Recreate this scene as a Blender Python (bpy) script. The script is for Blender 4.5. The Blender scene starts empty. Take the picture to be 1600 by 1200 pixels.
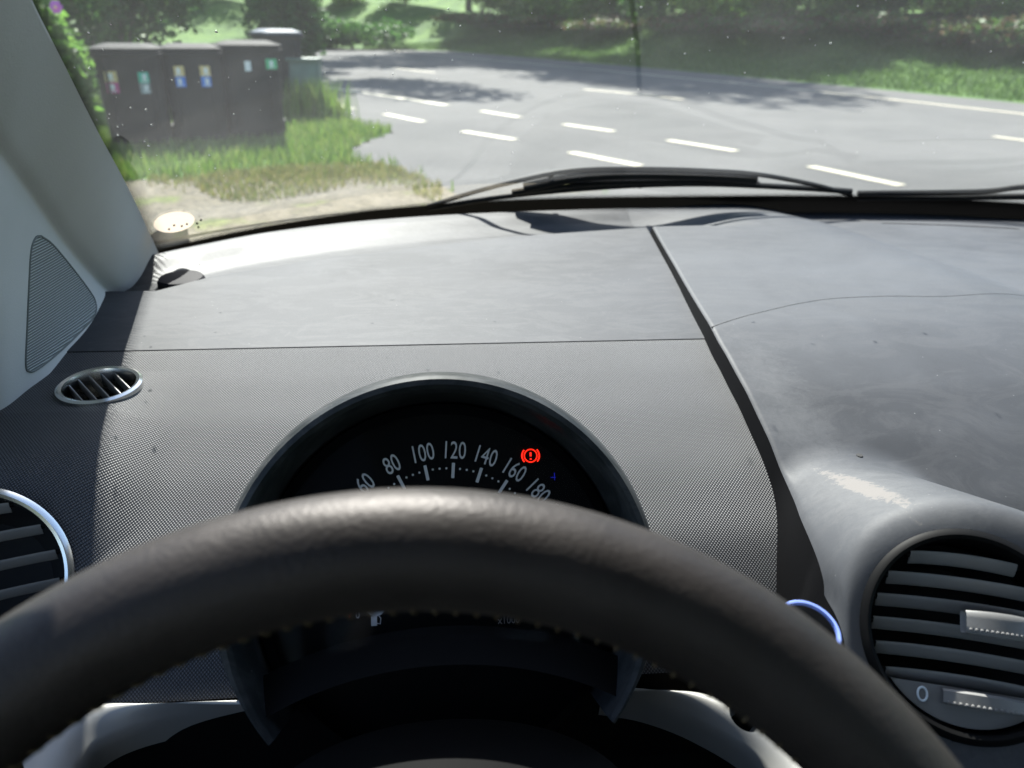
import bpy, bmesh, math, random
import numpy as np
from mathutils import Vector, Matrix, Euler

random.seed(7); rng = np.random.default_rng(7)
S = bpy.context.scene
COL = S.collection

# ------------------------------------------------------------------ camera
FPX, YH, XV, ROLL, CAMH = 1200.0, 40.0, 677.0, 0.0139, 1.2
_p = math.atan((600 - YH) / FPX)
_psi = math.atan((800 - XV) * math.cos(_p) / FPX)
_F = Vector((math.sin(_psi) * math.cos(_p), math.cos(_psi) * math.cos(_p), -math.sin(_p)))
_R0 = Vector((math.cos(_psi), -math.sin(_psi), 0)); _U0 = _R0.cross(_F)
_R = _R0 * math.cos(ROLL) + _U0 * math.sin(ROLL)
_U = _U0 * math.cos(ROLL) - _R0 * math.sin(ROLL)
CPOS = Vector((0, 0, CAMH))
cd = bpy.data.cameras.new('camera'); cam = bpy.data.objects.new('camera', cd); COL.objects.link(cam)
M4 = Matrix((( _R.x, _U.x, -_F.x, CPOS.x), (_R.y, _U.y, -_F.y, CPOS.y), (_R.z, _U.z, -_F.z, CPOS.z), (0, 0, 0, 1)))
cam.matrix_world = M4
cd.sensor_width = 36; cd.lens = 36 * FPX / 1600; cd.clip_start = 0.01; cd.clip_end = 2000
cd.dof.use_dof = True; cd.dof.focus_distance = 0.5; cd.dof.aperture_fstop = 9
S.camera = cam

# ------------------------------------------------------------------ world, sun, exposure
SUN_EL, SUN_AZ = math.radians(47), math.radians(-8)      # azimuth from the car's forward axis (+y), positive to the right
w = bpy.data.worlds.new('World'); S.world = w; w.use_nodes = True
nt = w.node_tree; sky = nt.nodes.new('ShaderNodeTexSky'); sky.sky_type = 'NISHITA'; sky.sun_disc = False
sky.sun_elevation = SUN_EL; sky.sun_rotation = SUN_AZ
bg = nt.nodes['Background']; bg.inputs['Strength'].default_value = 0.09
nt.links.new(sky.outputs[0], bg.inputs[0])
sl = bpy.data.lights.new('sun', 'SUN'); sl.energy = 4.6; sl.angle = math.radians(0.5); sl.color = (1, .97, .925)
so = bpy.data.objects.new('sun', sl); COL.objects.link(so)
sd = Vector((math.sin(SUN_AZ) * math.cos(SUN_EL), math.cos(SUN_AZ) * math.cos(SUN_EL), math.sin(SUN_EL)))
so.rotation_euler = sd.to_track_quat('Z', 'Y').to_euler(); so.location = (0, 0, 30)
S.view_settings.view_transform = 'Standard'; S.view_settings.look = 'None'
S.view_settings.gamma = 1; S.view_settings.use_curve_mapping = False
S.view_settings.exposure = 2.1
S.cycles.max_bounces = 10; S.cycles.transparent_max_bounces = 24; S.cycles.diffuse_bounces = 5
S.cycles.glossy_bounces = 5; S.cycles.caustics_reflective = False; S.cycles.caustics_refractive = False
S.cycles.sample_clamp_indirect = 4.0

# ------------------------------------------------------------------ measuring helpers
def ray(px, py):
    d = _F * FPX + _R * (px - 800) - _U * (py - 600); return d.normalized()
def ground(px, py, z=0.0):
    d = ray(px, py); t = (z - CPOS.z) / d.z; return CPOS + d * t
def far(px, py, dist): return CPOS + ray(px, py) * dist
def onplane(px, py, c, n):
    d = ray(px, py); return CPOS + d * ((c - CPOS).dot(n) / d.dot(n))
def onsurf(px, py, H, lo=.12, hi=1.8):
    d = ray(px, py); a = lo; st = .01
    while a < hi:
        p = CPOS + d * a
        if p.z < H(p.x, p.y): break
        a += st
    l, h = a - st, a
    for _ in range(24):
        m = (l + h) / 2; p = CPOS + d * m
        if p.z < H(p.x, p.y): h = m
        else: l = m
    return CPOS + d * h

# ------------------------------------------------------------------ object helpers
def link(o, parent=None):
    COL.objects.link(o)
    if parent is not None:
        o.parent = parent
        bpy_world = parent_mat(parent); o.matrix_parent_inverse = bpy_world.inverted()
    return o
def parent_mat(p):
    m = p.matrix_basis.copy()
    if p.parent: m = parent_mat(p.parent) @ p.matrix_parent_inverse @ m
    return m
def tag(o, label=None, cat=None, group=None, kind=None):
    if label: o['label'] = label
    if cat: o['category'] = cat
    if group: o['group'] = group
    if kind: o['kind'] = kind
    return o
def empty(name, loc=(0, 0, 0), rz=0, parent=None):
    o = bpy.data.objects.new(name, None); o.empty_display_size = .1
    o.location = loc; o.rotation_euler = (0, 0, rz); return link(o, parent)
def mesh(name, V, Fc, mat, parent=None, smooth=True, uv=None, sharp=None):
    me = bpy.data.meshes.new(name); me.from_pydata([tuple(v) for v in V], [], [tuple(f) for f in Fc])
    if uv is not None:
        l = me.uv_layers.new(name='UVMap')
        for lp in me.loops: l.data[lp.index].uv = uv[lp.vertex_index]
    me.materials.append(mat)
    if smooth: me.polygons.foreach_set('use_smooth', [True] * len(me.polygons))
    me.update()
    if sharp: me.set_sharp_from_angle(angle=math.radians(sharp))
    return link(bpy.data.objects.new(name, me), parent)
class MB:
    """collects pieces of ONE object"""
    def __init__(s): s.V = []; s.F = []
    def add(s, V, Fc):
        n = len(s.V); s.V += [Vector(v) for v in V]; s.F += [tuple(i + n for i in f) for f in Fc]; return s
    def grid(s, fn, nu, nv, closeu=False, closev=False):
        V = [fn(i / (nu if closeu else nu - 1), j / (nv if closev else nv - 1)) for j in range(nv) for i in range(nu)]
        Fc = []
        for j in range(nv if closev else nv - 1):
            for i in range(nu if closeu else nu - 1):
                i2 = (i + 1) % nu; j2 = (j + 1) % nv
                Fc.append((j * nu + i, j * nu + i2, j2 * nu + i2, j2 * nu + i))
        return s.add(V, Fc)
    def tube(s, P, r, n=12, cap=True):
        P = [Vector(p) for p in P]; m = len(P)
        rr = r if isinstance(r, (list, tuple)) else [r] * m
        V = []; up = None
        for k in range(m):
            t = (P[min(k + 1, m - 1)] - P[max(k - 1, 0)]).normalized()
            if up is None: up = Vector((0, 0, 1)) if abs(t.z) < .9 else Vector((1, 0, 0))
            a = t.cross(up).normalized(); b = a.cross(t).normalized(); up = b
            for q in range(n):
                an = 2 * math.pi * q / n; V.append(P[k] + (a * math.cos(an) + b * math.sin(an)) * rr[k])
        Fc = [(k * n + q, k * n + (q + 1) % n, (k + 1) * n + (q + 1) % n, (k + 1) * n + q) for k in range(m - 1) for q in range(n)]
        if cap: Fc += [tuple(reversed(range(n))), tuple((m - 1) * n + q for q in range(n))]
        return s.add(V, Fc)
    def box(s, c, ex, ey, ez, bev=0.0, taper=1.0):
        """c centre, ex/ey/ez half-extent vectors; bev chamfers by bmesh"""
        bm = bmesh.new(); c = Vector(c); ex, ey, ez = Vector(ex), Vector(ey), Vector(ez)
        vs = []
        for k in (-1, 1):
            f = taper if k < 0 else 1.0
            for i, j in ((-1, -1), (1, -1), (1, 1), (-1, 1)): vs.append(bm.verts.new(c + ex * i * f + ey * j * f + ez * k))
        for f in ((3, 2, 1, 0), (4, 5, 6, 7), (0, 1, 5, 4), (1, 2, 6, 5), (2, 3, 7, 6), (3, 0, 4, 7)): bm.faces.new([vs[i] for i in f])
        if bev: bmesh.ops.bevel(bm, geom=list(bm.edges), offset=bev, segments=2, affect='EDGES', profile=.5)
        bm.verts.index_update()
        s.add([v.co for v in bm.verts], [[v.index for v in f.verts] for f in bm.faces]); bm.free(); return s
    def disc(s, c, n, r, seg=24, rx=None):
        c = Vector(c); n = Vector(n).normalized(); a = n.orthogonal().normalized(); b = n.cross(a)
        return s.add([c + (a * math.cos(t) + b * math.sin(t)) * r for t in [2 * math.pi * i / seg for i in range(seg)]], [tuple(range(seg))])
    def lathe(s, c, axis, prof, seg=48, a0=0, a1=2 * math.pi, xdir=None):
        """prof: list of (radius, distance along axis)"""
        c = Vector(c); n = Vector(axis).normalized()
        x = (Vector(xdir) - n * Vector(xdir).dot(n)).normalized() if xdir else n.orthogonal().normalized()
        y = n.cross(x); full = abs(a1 - a0 - 2 * math.pi) < 1e-6
        def fn(u, v):
            r, d = prof[round(v * (len(prof) - 1))]; t = a0 + (a1 - a0) * u
            return c + (x * math.cos(t) + y * math.sin(t)) * r + n * d
        return s.grid(fn, seg, len(prof), closeu=full)
    def build(s, name, mat, parent=None, smooth=True, sharp=40): return mesh(name, s.V, s.F, mat, parent, smooth, sharp=sharp if smooth else None)
def interp(x, xs, ys): return float(np.interp(x, xs, ys))
def sstep(a, b, x):
    t = min(max((x - a) / (b - a), 0), 1); return t * t * (3 - 2 * t)
def smin(a, b, k):
    h = max(k - abs(a - b), 0) / k; return min(a, b) - h * h * k / 4
def smax(a, b, k): return -smin(-a, -b, k)
def catmull(P, n):
    P = [Vector(p) for p in P]; out = []
    Q = [P[0] * 2 - P[1]] + P + [P[-1] * 2 - P[-2]]
    for i in range(1, len(Q) - 2):
        for k in range(n):
            t = k / n; a, b, c, d = Q[i - 1:i + 3]
            out.append(.5 * ((2 * b) + (c - a) * t + (2 * a - 5 * b + 4 * c - d) * t * t + (3 * b - a - 3 * c + d) * t ** 3))
    out.append(P[-1]); return out

# ------------------------------------------------------------------ materials
def new_mat(name):
    m = bpy.data.materials.new(name); m.use_nodes = True; n = m.node_tree
    return m, n, n.nodes['Principled BSDF']
def N(n, typ, **kw):
    x = n.nodes.new(typ)
    for k, v in kw.items():
        if k.startswith('i_'): x.inputs[k[2:].replace('_', ' ')].default_value = v
        else: setattr(x, k, v)
    return x
def ramp(n, fac, stops):
    r = n.nodes.new('ShaderNodeValToRGB'); e = r.color_ramp.elements
    while len(e) < len(stops): e.new(.5)
    for i, (p, c) in enumerate(stops):
        e[i].position = p; e[i].color = (*c, 1) if len(c) == 3 else c
    n.links.new(fac, r.inputs[0]); return r.outputs[0]
def noise(n, scale, detail=4, rough=.55, coord=None, dist=0):
    x = N(n, 'ShaderNodeTexNoise'); x.inputs['Scale'].default_value = scale; x.inputs['Detail'].default_value = detail
    x.inputs['Roughness'].default_value = rough; x.inputs['Distortion'].default_value = dist
    if coord is not None: n.links.new(coord, x.inputs['Vector'])
    return x.outputs['Fac']
def objco(n): return N(n, 'ShaderNodeTexCoord').outputs['Object']
def math_(n, op, a, b=None, c=None):
    x = N(n, 'ShaderNodeMath', operation=op)
    for i, v in enumerate((a, b, c)):
        if v is None: continue
        if isinstance(v, (int, float)): x.inputs[i].default_value = v
        else: n.links.new(v, x.inputs[i])
    return x.outputs[0]
def bump(n, h, strength, dist, b, prev=None):
    x = N(n, 'ShaderNodeBump'); x.inputs['Strength'].default_value = strength; x.inputs['Distance'].default_value = dist
    n.links.new(h, x.inputs['Height'])
    if prev is not None: n.links.new(prev, x.inputs['Normal'])
    if b is not None: n.links.new(x.outputs[0], b.inputs['Normal'])
    return x.outputs[0]
def simple(name, col, rough=.5, metal=0, spec=.5, nscale=None, namt=.15, bscale=None, bdist=.0002, bstr=.5):
    m, n, b = new_mat(name); b.inputs['Base Color'].default_value = (*col, 1); b.inputs['Roughness'].default_value = rough
    b.inputs['Metallic'].default_value = metal; b.inputs['Specular IOR Level'].default_value = spec
    if nscale:
        co = objco(n); f = noise(n, nscale, 5, .6, co)
        lo = tuple(c * (1 - namt) for c in col); hi = tuple(min(1, c * (1 + namt)) for c in col)
        n.links.new(ramp(n, f, [(.3, lo), (.7, hi)]), b.inputs['Base Color'])
    if bscale:
        bump(n, noise(n, bscale, 3, .6, objco(n)), bstr, bdist, b)
    return m

def mat_weave():
    m, n, b = new_mat('textured_dash_plastic')
    co = objco(n); sp = N(n, 'ShaderNodeSeparateXYZ'); n.links.new(N(n, 'ShaderNodeTexCoord').outputs['UV'], sp.inputs[0])
    K = math.pi / .0021
    ln = sp.outputs['Y']      # uv: metres across and metres along the slope
    u = math_(n, 'MULTIPLY', math_(n, 'ADD', sp.outputs['X'], math_(n, 'MULTIPLY', ln, .85)), K)
    v = math_(n, 'MULTIPLY', math_(n, 'SUBTRACT', math_(n, 'MULTIPLY', ln, .85), sp.outputs['X']), K)
    s = math_(n, 'MULTIPLY', math_(n, 'SINE', u), math_(n, 'SINE', v))
    h = math_(n, 'ABSOLUTE', s)
    c1 = ramp(n, h, [(0.0, (.010, .010, .012)), (.25, (.032, .032, .034)), (.75, (.096, .096, .101))])
    big = noise(n, 7, 5, .6, co)
    mx = N(n, 'ShaderNodeMix', data_type='RGBA', blend_type='MULTIPLY'); mx.inputs[0].default_value = 1
    n.links.new(c1, mx.inputs[6]); n.links.new(ramp(n, big, [(.3, (.85, .85, .85)), (.7, (1, 1, 1))]), mx.inputs[7])
    n.links.new(mx.outputs[2], b.inputs['Base Color'])
    b.inputs['Roughness'].default_value = .5; b.inputs['Specular IOR Level'].default_value = .22
    bump(n, h, .8, .0005, b)
    return m
def mat_pad(name='smooth_dash_plastic', base=(.042, .0435, .048), rough=.58, worn=False, SPEC=.13):
    m, n, b = new_mat(name); co = objco(n)
    big = noise(n, 3.2, 6, .62, co, .8); fine = noise(n, 900, 2, .5, co)
    c = ramp(n, big, [(.3, tuple(x * .72 for x in base)), (.72, tuple(x * 1.3 for x in base))])
    # wiping swirls of dust
    mp = N(n, 'ShaderNodeMapping'); mp.inputs['Scale'].default_value = (1, 2.3, 1); mp.inputs['Rotation'].default_value = (0, 0, .5)
    n.links.new(co, mp.inputs[0])
    sw = noise(n, 14, 12, .74, mp.outputs[0], 1.2)
    sm = ramp(n, sw, [(.46, (0, 0, 0)), (.58, (.30, .30, .30)), (.64, (.10, .10, .10)), (.8, (.4, .4, .4))])
    mx = N(n, 'ShaderNodeMix', data_type='RGBA'); n.links.new(sm, mx.inputs[0]); n.links.new(c, mx.inputs[6])
    mx.inputs[7].default_value = (.078, .078, .081, 1); col = mx.outputs[2]
    r = ramp(n, fine, [(.3, (rough,) * 3), (.7, (rough + .06,) * 3)])
    if worn:   # a pale rubbed patch in front of the vent
        vm = N(n, 'ShaderNodeVectorMath', operation='SUBTRACT'); n.links.new(co, vm.inputs[0]); vm.inputs[1].default_value = WORN
        ms = N(n, 'ShaderNodeVectorMath', operation='MULTIPLY'); n.links.new(vm.outputs[0], ms.inputs[0]); ms.inputs[1].default_value = (1.9, .26, .3)
        ln = N(n, 'ShaderNodeVectorMath', operation='LENGTH'); n.links.new(ms.outputs[0], ln.inputs[0])
        nz = noise(n, 150, 6, .75, co, 1.0); nz2 = noise(n, 30, 4, .6, co)
        a = math_(n, 'SUBTRACT', math_(n, 'ADD', math_(n, 'MULTIPLY', nz, 2.6), math_(n, 'MULTIPLY', nz2, .6)), math_(n, 'MULTIPLY', ln.outputs['Value'], 62))
        mk = ramp(n, a, [(.80, (0, 0, 0)), (1.0, (.9, .9, .9))])
        soft = ramp(n, math_(n, 'SUBTRACT', math_(n, 'ADD', math_(n, 'MULTIPLY', nz, 1.2), nz2), math_(n, 'MULTIPLY', ln.outputs['Value'], 13)), [(.3, (0, 0, 0)), (1.0, (.2, .2, .2))])
        mxa = N(n, 'ShaderNodeMix', data_type='RGBA'); n.links.new(soft, mxa.inputs[0]); n.links.new(col, mxa.inputs[6]); mxa.inputs[7].default_value = (.17, .17, .17, 1)
        mxb = N(n, 'ShaderNodeMix', data_type='RGBA'); n.links.new(mk, mxb.inputs[0]); n.links.new(mxa.outputs[2], mxb.inputs[6]); mxb.inputs[7].default_value = (.125, .116, .11, 1)
        col = mxb.outputs[2]
    # dust flecks
    vo = N(n, 'ShaderNodeTexVoronoi'); vo.inputs['Scale'].default_value = 70; n.links.new(co, vo.inputs['Vector'])
    fl = ramp(n, vo.outputs['Distance'], [(.0, (.6, .6, .6)), (.045, (0, 0, 0))])
    mxc = N(n, 'ShaderNodeMix', data_type='RGBA'); n.links.new(fl, mxc.inputs[0]); n.links.new(col, mxc.inputs[6]); mxc.inputs[7].default_value = (.3, .3, .29, 1)
    n.links.new(mxc.outputs[2], b.inputs['Base Color']); n.links.new(r, b.inputs['Roughness'])
    b.inputs['Specular IOR Level'].default_value = SPEC
    bump(n, fine, .35, .00012, b)
    return m
def mat_leather():
    m, n, b = new_mat('black_leather'); co = objco(n)
    v = N(n, 'ShaderNodeTexVoronoi'); v.inputs['Scale'].default_value = 620; n.links.new(co, v.inputs['Vector'])
    n1 = noise(n, 320, 4, .65, co); n2 = noise(n, 26, 5, .6, co)
    n.links.new(ramp(n, n2, [(.3, (.0075, .0062, .0058)), (.72, (.0165, .0138, .0128))]), b.inputs['Base Color'])
    n.links.new(ramp(n, n2, [(.3, (.46,) * 3), (.7, (.60,) * 3)]), b.inputs['Roughness'])
    b.inputs['Specular IOR Level'].default_value = .25; b.inputs['Specular Tint'].default_value = (1, .91, .89, 1)
    p = bump(n, n1, .26, .0006, None); p = bump(n, noise(n, 60, 3, .5, co), .14, .0012, None, p)
    bump(n, v.outputs['Distance'], .25, .0004, b, p)
    return m
def mat_glass(name, tint=(.93, .965, .94), rough=0.0, scale=1.0, dust=0):
    m, n, b = new_mat(name); n.nodes.remove(b)
    o = n.nodes['Material Output']; t = N(n, 'ShaderNodeBsdfTransparent'); t.inputs[0].default_value = (*tint, 1)
    g = N(n, 'ShaderNodeBsdfGlossy'); g.inputs['Roughness'].default_value = rough
    f = N(n, 'ShaderNodeFresnel'); f.inputs['IOR'].default_value = 1.52
    fm = math_(n, 'MINIMUM', math_(n, 'MULTIPLY', f.outputs[0], 1.8 * scale), 1.0)
    mx = N(n, 'ShaderNodeMixShader'); n.links.new(fm, mx.inputs[0]); n.links.new(t.outputs[0], mx.inputs[1]); n.links.new(g.outputs[0], mx.inputs[2])
    out = mx.outputs[0]
    if dust:     # a thin film of dust scatters the sun
        td = N(n, 'ShaderNodeBsdfTranslucent'); td.inputs[0].default_value = (.8, .82, .78, 1)
        f2 = ramp(n, noise(n, 6, 6, .65, objco(n), 1.5), [(.3, (dust * .6,) * 3), (.7, (dust * 1.5,) * 3)])
        m2 = N(n, 'ShaderNodeMixShader'); n.links.new(f2, m2.inputs[0]); n.links.new(out, m2.inputs[1]); n.links.new(td.outputs[0], m2.inputs[2]); out = m2.outputs[0]
    n.links.new(out, o.inputs[0]); return m
def mat_asphalt():
    m, n, b = new_mat('worn_asphalt'); co = objco(n)
    a = noise(n, .55, 6, .6, co, .5); f = noise(n, 60, 3, .7, co)
    c = ramp(n, a, [(.3, (.098, .098, .096)), (.7, (.130, .128, .124))])
    mx = N(n, 'ShaderNodeMix', data_type='RGBA', blend_type='MULTIPLY'); mx.inputs[0].default_value = 1
    n.links.new(c, mx.inputs[6]); n.links.new(ramp(n, f, [(.3, (.75,) * 3), (.7, (1.15,) * 3)]), mx.inputs[7])
    n.links.new(mx.outputs[2], b.inputs['Base Color']); b.inputs['Roughness'].default_value = .95; b.inputs['Specular IOR Level'].default_value = .12
    bump(n, f, .4, .004, b); return m
def mat_grass(name, stops, sc=1.3):
    m, n, b = new_mat(name); co = objco(n)
    a = noise(n, sc, 7, .65, co, .4)
    n.links.new(ramp(n, a, stops), b.inputs['Base Color']); b.inputs['Roughness'].default_value = .9; b.inputs['Specular IOR Level'].default_value = .2
    bump(n, noise(n, 22, 4, .7, co), .7, .05, b); return m
def mat_leaf(name, cols, trans=.35):
    m, n, b = new_mat(name); g = N(n, 'ShaderNodeNewGeometry')
    c = ramp(n, g.outputs['Random Per Island'], [(i / (len(cols) - 1), c) for i, c in enumerate(cols)])
    n.links.new(c, b.inputs['Base Color']); b.inputs['Roughness'].default_value = .55; b.inputs['Specular IOR Level'].default_value = .3
    t = N(n, 'ShaderNodeBsdfTranslucent'); n.links.new(c, t.inputs[0])
    mx = N(n, 'ShaderNodeMixShader'); mx.inputs[0].default_value = trans
    n.links.new(b.outputs[0], mx.inputs[1]); n.links.new(t.outputs[0], mx.inputs[2]); n.links.new(mx.outputs[0], n.nodes['Material Output'].inputs[0])
    return m
def mat_emit(name, col, st):
    m, n, b = new_mat(name); b.inputs['Base Color'].default_value = (*col, 1)
    b.inputs['Emission Color'].default_value = (*col, 1); b.inputs['Emission Strength'].default_value = st; return m

# ------------------------------------------------------------------ shape of the dashboard (plan x right, y forward, height z)
BY = [.20, .30, .322, .34, .37, .40, .45, .50, .55, .60, .80, 1.0, 1.25]
BZ = [.60, .765, .808, .842, .875, .899, .924, .941, .951, .957, .957, .952, .940]
_bn = np.linspace(.2, 1.25, 420); _bz = np.interp(_bn, BY, BZ)
_k = np.hanning(17); _k /= _k.sum(); _bs = np.convolve(np.pad(_bz, 8, mode='edge'), _k, 'valid')
def B(y): return float(np.interp(y, _bn, _bs))
VC = far(1515, 990, .465); VN = Vector((-.22, -.72, .66)).normalized()          # centre vent
VL = Vector((-.283, .378, .903)); VLN = Vector((.30, -.74, .60)).normalized()          # door-side vent
def planez(x, y, c, n, off=0): return c.z + (off - (x - c.x) * n.x - (y - c.y) * n.y) / n.z

def dome(x, y, c, R, h, drop):
    q = 1 - ((x - c.x) / R) ** 2
    return c.z + h * math.sqrt(max(q, 0)) - drop * (y - c.y - .03) - (0 if q > 0 else 3 * (abs(x - c.x) - R))
def Htex(x, y):
    b = B(y)
    if x < -.15:
        top = .953 - .10 * max(0, .50 - y)
        zl = smin(top, planez(x, y, VL, VLN), .05)
        b += max(0, zl - b) * sstep(-.185, -.245, x)
    return b
def Hctr(x, y):
    b = B(y) + .006 + .008 * sstep(1.02, .5, y) + .004 * sstep(.45, .3, y)
    b -= 1.3 * min(max(x - XRIDGE(y) + .11, 0), .11) ** 2
    d = dome(x - .012, y, VC, .068, .054, .38)
    z = smax(b, d, .014)
    return smin(z, planez(x, y, VC, VN), .016)
def XRIDGE(y): return .58 + .10 * (1 - y)
GP = [(1019, 353), (1062, 428), (1109, 506), (1140, 562), (1175, 628), (1208, 700), (1232, 758), (1254, 813), (1282, 883), (1301, 948), (1325, 1030)]
_g = [onsurf(a, b, Hctr) for a, b in GP]
_gy = [p.y for p in _g][::-1]; _gx = [p.x for p in _g][::-1]
_gs = catmull([Vector((a, b, 0)) for a, b in zip(_gx, _gy)], 12)
_gsy = [p.y for p in _gs]; _gsx = [p.x for p in _gs]
def XG(y): return float(np.interp(y, _gsy, _gsx))                      # left edge of the centre section
GTOP = _g[0]
YCR = .60                                                            # crease between grained front and smooth top
FP = [(245, 398), (330, 378), (420, 358), (640, 341), (800, 330), (1000, 323), (1300, 318), (1600, 331)]
_f = [onsurf(a, b, lambda x, y: B(y)) for a, b in FP]
_pf = np.polyfit([p.x for p in _f], [p.y for p in _f], 4)
def YF(x): return float(np.polyval(_pf, min(x, .86))) - max(0, x - .86) * .5
TP = [(245, 455), (330, 433), (500, 405), (780, 372), (1020, 355)]
_t = [onsurf(a, b, lambda x, y: B(y)) for a, b in TP]
def YT(x): return interp(x, [p.x for p in _t], [p.y for p in _t])
XL = -.375
# windscreen
def GB(x):
    u = (x - .4) / .76; return .945 + .285 * (1 - min(abs(u), 1.0) ** 3.4)
def glass(x0, L, off=0):
    """x0 base position across, L metres up the glass"""
    p = Vector((.4 + (x0 - .4) * (1 - .36 * L), GB(x0) - .90 * L, .938 + .50 * L))
    return p + Vector((0, -.485, -.874)) * off
WORN = tuple(onsurf(1352, 762, Hctr))

M = dict(
    weave=mat_weave(), pad=mat_pad(), ctr=mat_pad('centre_dash_plastic', (.052, .054, .059), .56, worn=True),
    leather=mat_leather(), hood=mat_pad('hood_plastic', (.014, .016, .017), .42),
    black=simple('black_plastic', (.0028, .0028, .003), .55, spec=.08, nscale=30), vblack=simple('matt_black', (.004, .004, .004), .8),
    wall=simple('shaded_groove_plastic', (.003, .003, .0035), .7, spec=.06, nscale=20, bscale=900, bdist=.0001),  # dash plastic blackened to carry the shade on the centre section's side
    slat=simple('vent_slat_plastic', (.14, .138, .135), .42, nscale=15, bscale=800, bdist=.0001),
    chrome=simple('satin_chrome', (.66, .66, .65), .22, metal=1), silver=simple('satin_silver_trim', (.25, .245, .23), .45, metal=.25, nscale=12, namt=.08),
    trim=simple('grey_pillar_trim', (.52, .51, .49), .8, nscale=6, namt=.05, bscale=700, bdist=.0004),
    headliner=simple('grey_headliner', (.5, .5, .49), .95, bscale=300), carpet=simple('black_carpet', (.02, .02, .02), .95),
    dial=simple('dial_face_black', (.0028, .0028, .003), .7, spec=.06), glass=mat_glass('windscreen_glass', scale=.68, dust=.007), dialglass=mat_glass('dial_glass', (1, 1, 1), .02, .025),
    white=simple('dial_print', (.42, .42, .43), .6), white2=simple('dial_print_dim', (.16, .16, .165), .6), redp=simple('dial_red', (.5, .01, .005), .5),
    frit=None, rubber=simple('wiper_rubber', (.012, .013, .014), .6, spec=.12, nscale=40, bscale=400), paint=simple('cowl_black', (.01, .01, .011), .4),
    thread=simple('tan_thread', (.10, .07, .035), .8), red=mat_emit('brake_warning_red', (1, .02, .005), .28), blue=mat_emit('blue_tell_tale', (.02, .03, 1), .01),
)
# dotted black edge print of the windscreen: uv.x = metres from the edge line inwards, uv.y metres along
def mat_frit():
    m, n, b = new_mat('windscreen_edge_print'); b.inputs['Base Color'].default_value = (.004, .004, .004, 1); b.inputs['Roughness'].default_value = .8; b.inputs['Specular IOR Level'].default_value = .05
    uv = N(n, 'ShaderNodeTexCoord').outputs['UV']; sp = N(n, 'ShaderNodeSeparateXYZ'); n.links.new(uv, sp.inputs[0])
    P = .0034; k = math.pi / P
    a = math_(n, 'SINE', math_(n, 'MULTIPLY', math_(n, 'ADD', sp.outputs[0], sp.outputs[1]), k)); c = math_(n, 'SINE', math_(n, 'MULTIPLY', math_(n, 'SUBTRACT', sp.outputs[0], sp.outputs[1]), k))
    d = math_(n, 'ABSOLUTE', math_(n, 'MULTIPLY', a, c))
    # uv.x 0 = solid side; dots shrink as it grows to .022
    th = math_(n, 'MULTIPLY', sp.outputs[0], 1 / .022)
    on = math_(n, 'GREATER_THAN', d, th)
    t = N(n, 'ShaderNodeBsdfTransparent'); mx = N(n, 'ShaderNodeMixShader')
    n.links.new(on, mx.inputs[0]); n.links.new(t.outputs[0], mx.inputs[1]); n.links.new(b.outputs[0], mx.inputs[2])
    n.links.new(mx.outputs[0], n.nodes['Material Output'].inputs[0]); return m
M['frit'] = mat_frit()

# ================================================================== THE CAR
car = empty('car', (.4, 0, 0))
tag(car, 'car we sit in: black grained dashboard, leather steering wheel, dusty windscreen, grey pillar trim', 'car')

# ---- dashboard
def surf(name, H, x0, x1, y0f, y1f, nu, nv, mat, parent, yv=None, skip=None, lift=0):
    """grid over plan; v runs y0->y1, x0/x1 functions of y"""
    V = []; 
    for j in range(nv):
        v = j / (nv - 1)
        for i in range(nu):
            u = i / (nu - 1); yv_ = y0f(u) + (y1f(u) - y0f(u)) * v
            for _ in range(2):
                x = x0(yv_) + (x1(yv_) - x0(yv_)) * u
            V.append(Vector((x, yv_, H(x, yv_) + lift)))
    Fc = []
    for j in range(nv - 1):
        for i in range(nu - 1):
            f = (j * nu + i, j * nu + i + 1, (j + 1) * nu + i + 1, (j + 1) * nu + i)
            if skip and skip(sum((V[k] for k in f), Vector()) / 4): continue
            Fc.append(f)
    uv = []
    for j in range(nv):
        for i in range(nu):
            k = j * nu + i; uv.append((V[k].x, 0 if j == 0 else uv[k - nu][1] + math.hypot(V[k].y - V[k - nu].y, V[k].z - V[k - nu].z)))
    t0 = uv[(nv - 1) * nu + nu // 2][1]
    uv = [(a, b - uv[(nv - 1) * nu + i % nu][1]) for i, (a, b) in enumerate(uv)]
    return mesh(name, V, Fc, mat, parent, uv=uv)
def in_vent(c, n, R):
    def f(p):
        d = p - c; return (d - n * d.dot(n)).length < R and abs(d.dot(n)) < .05
    return f
RV, RL, RS = .0505, .0565, .036
YBOT = .336; ZB = .842
def ybot(x):
    lo, hi = .22, .40
    for _ in range(22):
        m = (lo + hi) / 2
        if Htex(x, m) < ZB: lo = m
        else: hi = m
    return hi
SVc = onsurf(157, 607, Htex); e = .03
SVn = Vector((-(Htex(SVc.x + e, SVc.y) - Htex(SVc.x - e, SVc.y)) / (2 * e), -(Htex(SVc.x, SVc.y + e) - Htex(SVc.x, SVc.y - e)) / (2 * e) - .06, 1)).normalized()
_s1, _s2 = in_vent(VL, VLN, RL), in_vent(SVc, SVn, .0265)
tex = surf('dashboard', Htex, lambda y: XL, lambda y: XG(y) + .001, lambda u: ybot(XL + (.21 - XL) * u), lambda u: YCR, 260, 190, M['weave'], car, skip=lambda p: _s1(p) or _s2(p))
tag(tex, 'black grained dashboard front')
dash = tex
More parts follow.
